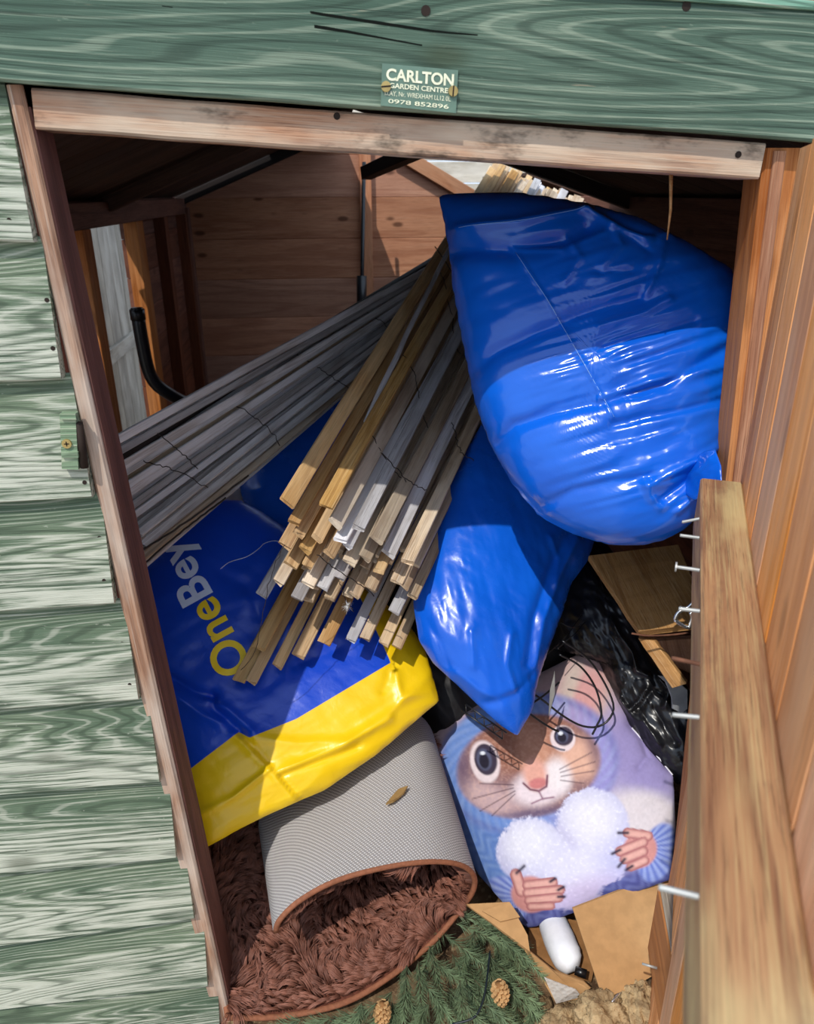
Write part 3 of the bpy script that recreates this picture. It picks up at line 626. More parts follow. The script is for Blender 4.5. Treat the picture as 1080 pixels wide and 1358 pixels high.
cl = k.mix(zf, k.mix(n, lin(8, 56, 180), lin(16, 78, 206)), k.mix(n, lin(236, 190, 10), lin(246, 208, 24))); k.bump(k.noise(v, 26, 3, .5, .8), .0018, .7); k.bump(k.noise(v, 200, 2), .0003, .5)
PRM = k.fin(cl, .33, .5)
cr = [(z6([(375, 832), (480, 940), (575, 1052)]), -.011, 4), (z6([(365, 836), (465, 940), (560, 1052)]), .010, 6), (z6([(480, 945), (360, 1040), (230, 1110)]), .010, 4), (z6([(500, 960), (700, 880), (860, 790)]), .011, 6), (z6([(430, 850), (560, 870), (720, 860), (860, 770), (1000, 640)]), .008, 7), (z6([(520, 970), (760, 880)]), -.008, 5),
      (z6([(130, 640), (230, 700), (290, 720)]), -.012, 6), (z6([(290, 715), (300, 760), (380, 830)]), -.013, 6), (z6([(150, 700), (260, 780), (320, 800)]), .009, 7), (z6([(280, 730), (340, 760), (420, 830)]), .010, 5), (z6([(400, 400), (520, 480), (640, 520)]), .008, 12), (z6([(560, 620), (700, 560)]), -.006, 10), (z6([(880, 640), (900, 720), (1000, 700)]), .008, 6), (z6([(900, 500), (880, 600), (840, 700)]), -.006, 6), (z6([(330, 330), (400, 360), (440, 450)]), -.007, 10)]
prb = empty('printed_sack', at(390, 900, y=.35), 'blue sack with a yellow border and yellow and white lettering', 'bag')
B4 = Bag('printed_sack', pr, (270, 1120, .14), (320, 670, .80), (582, 930, .38), .075, PRM, prb, 260, 80, cr, lambda x, y: dirn(x, y, -25, 110, 40, 51)*.016+dirn(x, y, 35, 60, 22, 53)*.005+ridged(x, y, -28, 120, 24, 55)*.003*sstep(900, 1000, y), power=.42, attr=zone, smooth=0, kx=(385, 905))
V, Fc = text_mesh('OneBeyond', .022, 1.0, 3)
cut = text_mesh('OneB', .022, 1.0, 0)[0][:, 0]; xB0 = text_mesh('One', .022, 1.0, 0)[0][:, 0].max()
xBey = text_mesh('OneBey', .022, 1.0, 0)[0][:, 0].max(); x0t = V[:, 0].min()
orig = np.array([336.0, 886.0]); dirr = np.array([-.478, -.878])*190/(xBey-x0t); upd = np.array([-.878, .478])*64
W = []
for x, y, _ in V:
    t = (x-x0t); sc = 1-.055*t*.5
    p = orig+dirr*t*(1+.0*t)+upd*y*sc+np.array([-14, 8])*0; W.append(p)
W = np.array(W); hh = B4.h(W[:, 0], W[:, 1]); P3 = np.array([onplane(x, y, B4.p0, B4.n) for x, y in W])+B4.d*(hh+.0022)[:, None]
PY = plain('yellow_print', lin(252, 216, 40), .4, .4, 0, .05); PW = plain('pale_blue_print', lin(212, 224, 250), .4, .4, 0, .05)
xm = (V[:, 0][np.array([f[0] for f in Fc])])
for nm, sel, mt in (('lettering', xm <= xB0+.01, PY), ('lettering', xm > xB0+.01, PW)):
    ff = [f for f, q_ in zip(Fc, sel) if q_]; used = sorted({i for f in ff for i in f}); mp = {u: i for i, u in enumerate(used)}
    mesh(nm, P3[used], [[mp[i] for i in f] for f in ff], mt, prb)
th = resample(spline([(296, 762), (308, 753), (330, 746), (345, 735), (352, 728), (366, 724), (376, 728)], 6), 24)
tag(tube('loose_thread', [B4.surf(x, y, .0025) for x, y in th], .0008, plain('white_thread', lin(225, 228, 236), .7), n=5), 'thin white thread lying on the blue printed sack', 'thread')

# ------------------------------------------------------------------ bundles of slats
def slat_bundle(label, loc):
    return empty('slat_bundle', loc, label, 'slats', 'bundles of wooden slats')
SB = slat_bundle('bundle of pale slats with ragged sunlit ends above the printed sack', at(460, 780, y=.3))
ends = [(380, 668), (389, 693), (433, 672), (378, 723), (396, 709), (405, 730), (385, 751), (407, 751), (370, 772), (347, 790), (408, 776), (428, 780), (445, 695), (452, 716), (459, 723), (463, 746), (484, 741), (502, 758), (525, 772), (394, 792), (449, 767), (396, 869), (430, 853), (333, 904), (317, 902), (343, 860), (368, 883), (465, 850), (484, 848), (509, 855), (526, 858), (523, 811), (438, 793), (533, 776), (420, 715), (437, 735), (476, 700), (500, 715), (515, 735), (540, 745), (548, 790), (470, 790), (490, 780)]
def slat(root, pb, pt, wpx, th, tw, m, seed, bend=.0, ragged=.0, dn=None):
    pb, pt = np.asarray(pb), np.asarray(pt); x = (pt-pb)/np.linalg.norm(pt-pb)
    vdir = CAM-(pb*.75+pt*.25); vdir /= np.linalg.norm(vdir)
    y = np.cross(vdir, x); y /= np.linalg.norm(y); zz_ = np.cross(x, y); tw = math.radians(tw)
    def q(c, k_, a): 
        yy = y*math.cos(a)+zz_*math.sin(a); zz2 = zz_*math.cos(a)-y*math.sin(a)
        return [c-yy*wpx/2-zz2*th/2, c+yy*wpx/2-zz2*th/2, c+yy*wpx/2+zz2*th/2, c-yy*wpx/2+zz2*th/2]
    return hexa('slat', q(pb, 0, tw), q(pt, 1, tw*.4), m, root, segs=7, ch=.0016, jit=.0012, bend=bend, seed=seed, ragged=ragged)
rg = random.Random(5)
tops = lambda t: (650+t*138, 218+t*56)
allends = sorted(ends, key=lambda e: e[1])
lay = []
for i, (x, y) in enumerate(allends):
    u = .9*x+.42*y; t = min(1, max(0, (u-622)/205)); v = y*.9-.42*x
    yb = .245+.0006*(y-670) ; yb += rg.uniform(-.006, .006)
    sk = B4.surf(x, y)[1] if inside(np.array([x]), np.array([y+4]), pr)[0] else 9
    yb = min(yb, sk-.03-.012*rg.random())
    pb = at(x, y, y=yb); tx, ty = tops(min(1, max(0, t+rg.uniform(-.05, .05)))); pt = at(tx, ty+rg.uniform(-6, 6), y=2.0+.0012*(y-670)+rg.uniform(-.02, .02))
    wd = rg.uniform(.024, .034); mt = MW['slattan'] if (x < 440 and rg.random() < .5) or rg.random() < .2 else (MW['slatgrey'] if rg.random() < .4 else MW['slat'])
    slat(SB, pb, pt, wd, rg.uniform(.008, .013), rg.uniform(-18, 18), mt, i, rg.uniform(-.012, .012), .004)
for i in range(26):   # deeper layer: fills the bundle beneath
    t = (i+.5)/26; x = 400+t*150+rg.uniform(-6, 6); y = 770-t*20+rg.uniform(-40, 30); pb = at(x, y, y=.345+rg.uniform(0, .03)); tx, ty = tops(t); pt = at(tx, ty+4, y=2.16)
    slat(SB, pb, pt, rg.uniform(.022, .03), .011, rg.uniform(-20, 20), MW['slat'], 100+i, 0, .004)
def lay_wire(root, pts, y, r=.0011, wig=3.0):
    P = resample(spline(pts, 5), 22); rr = random.Random(len(pts)+int(pts[0][0]))
    tube('binding_wire', [at(x+rr.uniform(-wig, wig)*.5, yy+rr.uniform(-wig, wig)*.5, y=y[0]+(y[1]-y[0])*i/21) for i, (x, yy) in enumerate(P)], r, WIRE, root, n=5)
lay_wire(SB, [(585, 360), (600, 420), (604, 455), (612, 470)], (1.10, .98)); lay_wire(SB, [(535, 470), (552, 500), (560, 550), (575, 575)], (.74, .62)); lay_wire(SB, [(486, 556), (500, 590), (520, 620), (540, 640)], (.52, .43))
lay_wire(SB, [(420, 735), (445, 755), (470, 770), (495, 790)], (.24, .26)); lay_wire(SB, [(600, 560), (612, 600), (628, 610)], (.55, .52)); lay_wire(SB, [(505, 600), (545, 640), (566, 650)], (.42, .42))
lay_wire(SB, [(450, 770), (456, 790), (462, 800), (470, 812)], (.22, .22), .0008); lay_wire(SB, [(378, 722), (360, 760), (350, 810), (340, 860), (320, 890)], (.2, .2), .0007)
pt, pb = at(598, 328, y=1.2), at(486, 560, y=.52); slat(SB, pb, pt, .012, .008, 20, MW['slatgrey'], 301, .01)
tube('binding_wire', [at(577, 327, y=1.18), at(590, 345, y=1.16), at(600, 362, y=1.16)], .0015, WIRE, SB, n=5)
TUFT = plain('white_fibre', lin(236, 236, 236), .9, .1)
tv, tf = [], []
c0 = at(461, 803, y=.21)
for i in range(150):
    d = np.array([rg.gauss(0, 1), rg.gauss(0, .7), rg.gauss(0, 1)]); d /= np.linalg.norm(d); l = rg.uniform(.006, .019); s_ = np.cross(d, [.3, .5, .8])*.0007; b = len(tv)
    tv += [c0-s_, c0+s_, c0+d*l+np.array([0, 0, -.003])]; tf.append((b, b+1, b+2))
tag(mesh('fibre_tuft', tv, tf, TUFT), 'small tuft of white fibre caught on the slat ends', 'tuft')
# left bundle, running behind the left jamb
SL = slat_bundle('bundle of grey slats reaching from behind the left jamb to the back', at(190, 660, y=.3))
N = 12
for i in range(N):
    t = i/(N-1); 
    for L in range(3):
        x0_, y0_ = 105+t*60, 615+t*146
        x1_, y1_ = 628-t*10, 322+t*56
        ext = rg.uniform(-30, 20)
        if i >= N-3 and L == 0: x0_, y0_ = (186, 742-(N-1-i)*17)
        pb = at(x0_+rg.uniform(-3, 3), y0_+rg.uniform(-4, 4)+L*7, y=.30+L*.03+.02*(t-.5)); pt = at(x1_, y1_+rg.uniform(-3, 3), y=1.55+L*.03)
        slat(SL, pb, pt, rg.uniform(.013, .019), .010, rg.uniform(-28, 28), MW['slatgrey'] if rg.random() < .88 else MW['slat'], 400+i*3+L, rg.uniform(-.008, .008), .003)
pb, pt = at(140, 618, y=.34), at(590, 336, y=1.6); tube('slat', [pb, (pb+pt)/2+np.array([0, 0, .004]), pt], .012, MW['blackwood'], SL, n=8)
for pts, yy in ((([(190, 612), (215, 618), (246, 628), (262, 640), (275, 646)]), (.38, .38)), ([(300, 530), (330, 548), (358, 570), (372, 590)], (.64, .62)), ([(395, 470), (425, 490), (455, 510), (470, 520)], (.88, .86)), ([(475, 410), (505, 425), (520, 440)], (1.1, 1.1)), ([(210, 575), (240, 600), (262, 622)], (.42, .42))): lay_wire(SL, pts, (yy[0]-.02, yy[1]-.02))
for pts in ([(180, 735), (250, 690), (330, 630)], [(186, 752), (240, 706), (300, 660)]): lay_wire(SL, pts, (.28, .42), .0022, 1.0)
# ------------------------------------------------------------------ folded long-pile rug
rug = empty('folded_rug', at(400, 1300, y=.02), 'brown shaggy rug folded over with its grey woven backing on top', 'rug')
fr = [((302, 1349), -.035), ((380, 1347), -.035), ((470, 1324), -.02), ((560, 1262), .04), ((612, 1205), .085), ((630, 1172), .09), ((618, 1150), .075), ((580, 1142), .055), ((520, 1148), .04), ((450, 1166), .02), ((400, 1192), .0), ((372, 1218), -.01), ((366, 1234), .0)]
bkp = [((268, 1085), .36), ((330, 1060), .42), ((400, 1040), .46), ((480, 1010), .50), ((545, 990), .50), ((572, 985), .50), ((566, 962), .485), ((545, 948), .47), ((500, 960), .455), ((440, 1000), .42), ((395, 1035), .36), ((352, 1080), .30), ((346, 1096), .305)]
NF, NB = 96, 40
Pf = spline([at(*p, y=y) for p, y in fr], 10); Pb_ = spline([at(*p, y=y) for p, y in bkp], 10)
Pf = resample(Pf, NF); 
# keep rulings matched by control index
def ctl(P0, n):
    Q = spline([at(*p, y=y) for p, y in P0], 8); return Q
Qf, Qb = ctl(fr, 8), ctl(bkp, 8); NF = len(Qf)
G = np.zeros((NF, NB, 3))
for j in range(NB): t = j/(NB-1); G[:, j] = Qf*(1-t)+Qb*t
du = np.gradient(G, axis=0); dv = np.gradient(G, axis=1); Nn = np.cross(dv, du); Nn /= np.linalg.norm(Nn, axis=2, keepdims=True)
# inner (pile) side: upwards on the bottom layer
if Nn[4, 5, 2] < 0: Nn = -Nn
def sheet(name, Gr, m, parent, flip=False):
    a, b = Gr.shape[:2]; Fc = [(i*b+j, (i+1)*b+j, (i+1)*b+j+1, i*b+j+1) if not flip else (i*b+j, i*b+j+1, (i+1)*b+j+1, (i+1)*b+j) for i in range(a-1) for j in range(b-1)]
    return mesh(name, Gr.reshape(-1, 3), Fc, m, parent, True)
k = NT('woven_backing'); tcu = k.new('ShaderNodeUVMap'); 
mp = k.new('ShaderNodeMapping'); k.link(tcu.outputs[0], mp.inputs[0]); mp.inputs['Scale'].default_value = (150, 150, 1); mp.inputs['Rotation'].default_value = (0, 0, .5)
wv1 = k.new('ShaderNodeTexWave'); k.link(mp.outputs[0], wv1.inputs[0]); wv1.inputs['Scale'].default_value = .32; wv1.inputs['Distortion'].default_value = .6; wv1.inputs['Detail Scale'].default_value = 2
wv2 = k.new('ShaderNodeTexWave', bands_direction='Y'); k.link(mp.outputs[0], wv2.inputs[0]); wv2.inputs['Scale'].default_value = .32; wv2.inputs['Distortion'].default_value = .6
wvm = k.math('MULTIPLY', wv1.outputs['Fac'], wv2.outputs['Fac']); cl = k.mix(k.ramp(wvm, .1, .6), lin(150, 146, 146), lin(206, 203, 201)); k.bump(wvm, .0012); BACKM = k.fin(cl, .9, .1)
outer = sheet('backing', G-Nn*.006, BACKM, rug, True)
uv = outer.data.uv_layers.new(name='UVMap'); arc = np.r_[0, np.cumsum(np.linalg.norm(np.diff(Qf, axis=0), axis=1))]; 
lv = np.zeros(len(outer.data.loops), int); outer.data.loops.foreach_get('vertex_index', lv)
uvs = np.stack([arc[lv//NB], (lv % NB)/(NB-1)*.5], -1); uv.data.foreach_set('uv', uvs.astype(np.float32).ravel())
FURB = plain('brown_pile_base', lin(96, 56, 44), .95, .1, 0, .3, 90, .003)
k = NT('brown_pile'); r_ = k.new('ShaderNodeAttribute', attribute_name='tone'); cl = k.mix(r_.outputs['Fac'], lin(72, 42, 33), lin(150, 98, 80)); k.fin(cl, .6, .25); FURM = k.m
sheet('pile_base', G+Nn*.004, FURB, rug)
BIND = plain('brown_binding_tape', lin(138, 88, 64), .8, .2, 0, .15, 120, .001)
edge = resample(G[:, 0], 90); tube('binding', edge-0*edge, .0065, BIND, rug, n=8)
ledge_ = [G[0, j] for j in range(NB)]; tube('binding', resample(np.array(ledge_), 40), .0065, BIND, rug, n=8)
rt_ = [G[-1, j] for j in range(NB)]; tube('binding', resample(np.array(rt_), 40), .005, BIND, rug, n=8)
# pile: tapered blades in locks
def fur(NS):
    V = np.zeros((NS, 7, 3)); tone = np.zeros((NS, 7)); cnt = 0
    ui = RNG.random(NS*3); vi = RNG.random(NS*3)
    area = np.linalg.norm(np.cross(du, dv), axis=2); area = area/area.max()
    fi = ui*(NF-1); fj = vi*(NB-1); ii = np.minimum(fi.astype(int), NF-2); jj = np.minimum(fj.astype(int), NB-2)
    fj = np.maximum(fj, .9*(1-.4*RNG.random(len(fj)))*(fi < 60)); keep = (RNG.random(NS*3) < area[ii, jj]*1.0+.05); fi, fj, ii, jj = fi[keep][:NS], fj[keep][:NS], ii[keep][:NS], jj[keep][:NS]; n = len(fi)
    a, b = fi-ii, fj-jj; 
    L = lambda A: A[ii, jj]*((1-a)*(1-b))[:, None]+A[ii+1, jj]*(a*(1-b))[:, None]+A[ii, jj+1]*((1-a)*b)[:, None]+A[ii+1, jj+1]*(a*b)[:, None]
    P, N_ = L(G), L(Nn); N_ /= np.linalg.norm(N_, axis=1, keepdims=True); U = L(du); U /= np.linalg.norm(U, axis=1, keepdims=True); W_ = np.cross(N_, U)
    s = arc[ii]+(arc[ii+1]-arc[ii])*a; t = fj/(NB-1)*.45
    # lock centres on a jittered lattice
    cs = .013; ci, cj = np.floor(s/cs), np.floor(t/cs); jx_, jy_ = _hash(ci, cj, 3), _hash(ci, cj, 4)
    tox, toy = (ci+.2+.6*jx_)*cs-s, (cj+.2+.6*jy_)*cs-t
    ang = 6.28*fbm(s*7, t*7, 8, 2)*1.8+_hash(ci, cj, 5)*.9+2.2; ln = .026+.020*_hash(ci, cj, 6)+.008*RNG.random(n)
    lean = .7+.45*_hash(ci, cj, 7)
    dirv = U*(np.cos(ang)*lean)[:, None]+W_*(np.sin(ang)*lean)[:, None]+N_*.62
    # near the free edges the pile spills over
    dirv = dirv+W_*0; dirv /= np.linalg.norm(dirv, axis=1, keepdims=True)
    tip = P+dirv*ln[:, None]+(U*tox[:, None]+W_*0-W_*0)*.75+W_*(toy*.75)[:, None]*1.0
    grav = np.array([0, 0, -1.0])
    m1 = P+N_*(.42*ln)[:, None]+(tip-P)*.22; m2 = P+N_*(.42*ln)[:, None]*.8+(tip-P)*.62
    tip = tip+grav*(.006*RNG.random(n))[:, None]
    view = CAM-P; side = np.cross(tip-P, view+RNG.normal(0, .5, (n, 3))); side /= np.linalg.norm(side, axis=1, keepdims=True)+1e-9
    wd = (.00055+.0005*RNG.random(n))[:, None]
    V = np.stack([P-side*wd, P+side*wd, m1-side*wd, m1+side*wd, m2-side*wd*.8, m2+side*wd*.8, tip], 1)
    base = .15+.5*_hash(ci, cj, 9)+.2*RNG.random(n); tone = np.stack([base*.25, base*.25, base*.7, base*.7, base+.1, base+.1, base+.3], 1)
    off = (np.arange(n)*7)[:, None]
    quads = np.concatenate([off+np.array([[0, 1, 3, 2]]), off+np.array([[2, 3, 5, 4]])]); tris = off+np.array([[4, 5, 6]])
    me = bpy.data.meshes.new('pile'); nv = n*7; me.vertices.add(nv); me.vertices.foreach_set('co', V.reshape(-1).astype(np.float32))
    li_ = np.concatenate([quads.ravel(), tris.ravel()]); me.loops.add(len(li_)); me.loops.foreach_set('vertex_index', li_.astype(np.int32))
    nq, nt = len(quads), len(tris); me.polygons.add(nq+nt); me.polygons.foreach_set('loop_start', np.r_[np.arange(nq)*4, nq*4+np.arange(nt)*3].astype(np.int32)); me.update(calc_edges=True); me.validate()
    at_ = me.attributes.new('tone', 'FLOAT', 'POINT'); at_.data.foreach_set('value', np.clip(tone, 0, 1).ravel().astype(np.float32))
    return tag(put('pile', me, FURM, rug), kind='stuff')
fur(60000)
DRY = plain('dry_leaf', lin(150, 120, 76), .9, .1)
def on_back(px, py):   # nearest backing point seen at a pixel
    g_ = (G-Nn*.008).reshape(-1, 3); v = g_-CAM; d = v@FW; X = 540+F*(v@RT)/d; Y = 679-F*(v@UP)/d
    j = np.argsort((X-px)**2+(Y-py)**2+1e4*(d-d.min())*.02)[:1]; dd_ = d[j].mean(); r = ray(px, py); return CAM+r*(dd_-.012)
lf = [on_back(x, y) for x, y in [(512, 1068), (520, 1058), (529, 1048), (535, 1046), (541, 1044), (536, 1053), (528, 1060), (522, 1064)]]
tag(mesh('dry_leaf', lf+[p+np.array([0, .001, .004]) for p in lf], [tuple(range(8)), tuple(range(15, 7, -1))]+[(k_, (k_+1) % 8, (k_+1) % 8+8, k_+8) for k_ in range(8)], DRY), 'small dry brown leaf lying on the rug backing', 'leaf')

# ------------------------------------------------------------------ printed cushion
def mixc(c, m, col): return c*(1-m[:, None])+np.array([x for x in lin(*col)[:3]])[None]*m[:, None]
def ell(x, y, cx, cy, rx, ry, ang=0.0, soft=.15):
    a = math.radians(ang); u = ((x-cx)*math.cos(a)+(y-cy)*math.sin(a))/rx; v = (-(x-cx)*math.sin(a)+(y-cy)*math.cos(a))/ry
    return sstep(1+soft, 1-soft, np.hypot(u, v))
def print_col(x, y):
    n = len(x); c = np.tile(np.array([lin(176, 166, 206)[:3]]), (n, 1)); nz = fbm(x/14, y/14, 61, 4); fz = fbm(x/3, y/3, 63, 3)
    wob = (nz-.45)*10
    c = mixc(c, sstep(1040, 900, y+.25*(x-700)), (208, 180, 178)); c = mixc(c, sstep(600, 560, x), (226, 208, 196))
    c = mixc(c, ell(x, y, 850, 1000, 44, 60, -30, .4), (160, 148, 200)); c = mixc(c, ell(x, y, 860, 1088, 60, 36, 20, .3), (226, 216, 222))
    # ear
    c = mixc(c, ell(x, y, 772, 920, 36, 62, 22, .2), (206, 176, 172)); c = mixc(c, ell(x, y, 776, 930, 20, 44, 22, .5)*.8, (222, 158, 156)); c = mixc(c, ell(x, y, 752, 925, 10, 44, 20, .6)*.7, (212, 200, 186)); c = mixc(c, ell(x, y, 722, 935, 22, 40, 35, .4)*.7, (190, 160, 162))
    # jumper
    kn = .5+.5*np.sin((x*.8+y*.55)*.42+3*np.sin((x-y)*.16))
    body = ell(x, y, 650, 1120, 74, 84, 25, .12); c = mixc(c, body, (98, 132, 200)); c = mixc(c, body*kn*.25*(.2+nz*1.2), (168, 196, 236))
    low = sstep(1168, 1192, y+.30*(x-700)*-1*-1*.0+.33*(x-720)); low = sstep(1185, 1205, y+.36*(x-720)); c = mixc(c, low, (82, 86, 150)); c = mixc(c, low*kn*.35, (140, 150, 210))
    # hood: ring about the face
    hood = ell(x, y, 702, 1015, 118, 92, -8, .06); right = sstep(700, 800, x)
    hk = .5+.5*np.sin(np.arctan2(y-1015, x-702)*34+np.hypot(x-702, y-1015)*.45)
    c = mixc(c, hood*(1-right), (112, 146, 214)); c = mixc(c, hood*right, (158, 152, 214)); hr = np.hypot((x-702)/118, (y-1015)/92); c = mixc(c, hood*sstep(.90, .99, hr)*.5, (92, 96, 164)); c = mixc(c, hood*hk*.22*(.2+nz*1.2), (190, 208, 242))
    # face
    fm = ell(x, y, 703, 1018, 93, 66, -10, .06); c = mixc(c, fm, (150, 116, 120)); c = mixc(c, ell(x, y, 700, 985, 66, 44, -8, .35)*fm, (160, 108, 90)); c = mixc(c, ell(x, y, 712, 1000, 22, 40, -12, .5)*fm, (206, 150, 126))
    c = mixc(c, ell(x, y, 770, 1008, 30, 26, -20, .5)*fm, (236, 186, 164)); c = mixc(c, ell(x, y, 650, 1060, 44, 20, 22, .6)*fm, (206, 176, 180)); c = mixc(c, fm*sstep(.35, .75, fz)*.28, (226, 186, 166)); c = mixc(c, fm*ell(x, y, 796, 990, 16, 40, -12, .7)*.8, (96, 74, 100)); c = mixc(c, fm*ell(x, y, 612, 1010, 14, 44, -6, .7)*.7, (110, 92, 120)); c = mixc(c, fm*ell(x, y, 700, 1084, 70, 10, -8, .6)*.7, (92, 84, 124))
    c = mixc(c, ell(x, y, 718, 1044, 36, 24, -16, .35), (240, 224, 232)); c = mixc(c, ell(x, y, 742, 1030, 16, 22, -12, .5), (246, 236, 240))
    c = mixc(c, ell(x, y, 712, 1028, 15, 20, -12, .4), (236, 176, 160)); c = mixc(c, ell(x, y, 716, 1040, 12, 7, -10, .3), (214, 132, 132))
    c = mixc(c, np.exp(-(segdist(x, y, [(697, 1040), (706, 1048), (717, 1050), (727, 1044), (728, 1030)])/1.6)**2), (122, 74, 92)); c = mixc(c, np.exp(-(segdist(x, y, [(717, 1050), (722, 1060), (708, 1066)])/1.4)**2)*.8, (140, 96, 120)); c = mixc(c, np.exp(-(segdist(x, y, [(722, 1060), (736, 1058)])/1.4)**2)*.8, (140, 96, 120))
    # eyes
    for (ex, ey, rx, ry, an) in ((647, 1012, 19, 28, -14), (748, 982, 16, 17, -20)):
        c = mixc(c, ell(x, y, ex, ey, rx, ry, an, .1), (240, 222, 226)); c = mixc(c, ell(x, y, ex+1, ey-3, rx*.78, ry*.74, an, .08), (66, 56, 74)); c = mixc(c, ell(x, y, ex-1, ey-3, rx*.5, ry*.5, an, .2), (92, 96, 124)); c = mixc(c, ell(x, y, ex-1, ey-1, rx*.34, ry*.36, an, .2), (40, 36, 52)); c = mixc(c, ell(x, y, ex-3, ey-ry*.4, 3.2, 2.4, 0, .3), (236, 240, 250))
    for p in ([(684, 1042), (640, 1040)], [(684, 1046), (630, 1060)], [(686, 1050), (640, 1076)], [(686, 1054), (656, 1082)], [(744, 1022), (785, 1000)], [(745, 1026), (790, 1012)], [(746, 1031), (788, 1024)], [(745, 1036), (775, 1040)]):
        c = mixc(c, np.exp(-(segdist(x, y, p)/.9)**2)*.7, (84, 60, 74))
    # white fluffy heart
    hx, hy = x+wob*.5+(fz-.45)*8, y+(nz-.45)*8+(fz-.45)*8
    hm = np.maximum.reduce([ell(hx, hy, 706, 1128, 44, 44, 0, .07), ell(hx, hy, 786, 1092, 46, 46, 0, .07), ell(hx, hy, 752, 1152, 56, 52, -15, .07), ell(hx, hy, 800, 1130, 36, 46, 20, .07)])
    c = mixc(c, hm, (196, 196, 236)); c = mixc(c, hm*ell(x, y, 704, 1118, 34, 32, 0, .7), (236, 236, 250)); c = mixc(c, hm*ell(x, y, 784, 1086, 38, 34, 0, .7), (238, 236, 248)); c = mixc(c, hm*ell(x, y, 760, 1150, 40, 40, 0, .7)*.8, (232, 230, 250)); c = mixc(c, hm*np.exp(-(segdist(x, y, [(744, 1096), (760, 1120)])/7)**2)*.6, (196, 192, 226)); c = mixc(c, hm*sstep(.55, .75, fz)*.4, (252, 252, 255)); c = mixc(c, hm*ell(x, y, 770, 1186, 50, 20, -22, .7)*.5, (206, 178, 220))
    # sleeves and paws
    for (cx, cy, rx, ry, an) in ((668, 1196, 34, 36, 30), (872, 1130, 24, 40, 20)):
        sl = ell(x, y, cx, cy, rx, ry, an, .1); rib = .5+.5*np.sin(np.arctan2(y-cy+8, x-cx+(20 if cx > 800 else -30))*26); c = mixc(c, sl, (108, 126, 204)); c = mixc(c, sl*rib*.7, (178, 194, 240))
    def paw(c, palm, fingers, nails):
        c = mixc(c, ell(x, y, *palm, .12), (214, 150, 146))
        for f in fingers:
            d = segdist(x, y, f[:-1]); w_ = f[-1]; c = mixc(c, sstep(w_+1.6, w_+.2, d), (176, 112, 114)); c = mixc(c, sstep(w_+.5, w_-4.5, d), (232, 178, 168))
        for q_ in nails: c = mixc(c, np.exp(-(segdist(x, y, q_)/2.2)**2), (52, 44, 66))
        return c
    c = paw(c, (706, 1184, 26, 24, 10), [[(694, 1180), (687, 1158), 7.0], [(702, 1172), (735, 1168), 6.0], [(702, 1182), (744, 1178), 6.0], [(704, 1192), (742, 1188), 6.0], [(706, 1200), (732, 1199), 5.0]], [[(688, 1156), (698, 1147)], [(732, 1167), (738, 1163)], [(742, 1178), (749, 1174)], [(742, 1187), (750, 1187)]])
    c = paw(c, (848, 1126, 22, 24, 20), [[(858, 1108), (832, 1104), 6.0], [(852, 1116), (822, 1128), 6.0], [(852, 1128), (828, 1138), 6.0], [(854, 1140), (836, 1148), 5.5]], [[(832, 1104), (820, 1104)], [(822, 1126), (812, 1131)], [(828, 1138), (820, 1148)], [(838, 1147), (830, 1152)]])
    c = c*(1+(fz-.44)[:, None]*.22)
    return np.clip(c*.80, 0, 1)
cu_o = [(556, 960), (580, 950), (640, 930), (700, 902), (760, 872), (776, 863), (788, 862), (800, 880), (820, 925), (836, 962), (862, 996), (893, 1030), (896, 1100), (890, 1166), (850, 1180), (800, 1196), (750, 1214), (712, 1228), (700, 1230), (690, 1222), (664, 1192), (636, 1160), (618, 1128), (596, 1070), (574, 1010)]
k = NT('printed_velvet'); a_ = k.new('ShaderNodeAttribute', attribute_name='print'); v = k.coords(rand=False); k.bump(k.noise(v, 7, 2), .008, .6); k.bump(k.noise(v, 400, 2), .0003, .4); PRV = k.fin(a_.outputs['Color'], .75, .15)
cuo = empty('cushion', at(720, 1060, y=.3), 'square cushion printed with a squirrel in a blue knitted hood holding a white heart', 'cushion')
CU = Bag('cushion', cu_o, (700, 1228, .10), (780, 865, .50), (893, 1100, .12), .055, PRV, cuo, 420, 170, [([(836, 962), (850, 975), (858, 1005), (846, 1020)], -.008, 5), ([(690, 1222), (720, 1190)], .004, 6), ([(893, 1060), (850, 1075)], -.004, 6)], lambda x, y: dirn(x, y, 20, 60, 40, 71)*.006, power=.5, back=.8, col=print_col, kx=(722, 1060))
tube('piping', [CU.surf(x, y, .001) for x, y in resample(np.array([(838, 966), (858, 988), (876, 1008), (892, 1028)]), 10)], .002, plain('pale_piping', lin(226, 222, 232), .6), cuo, n=6)

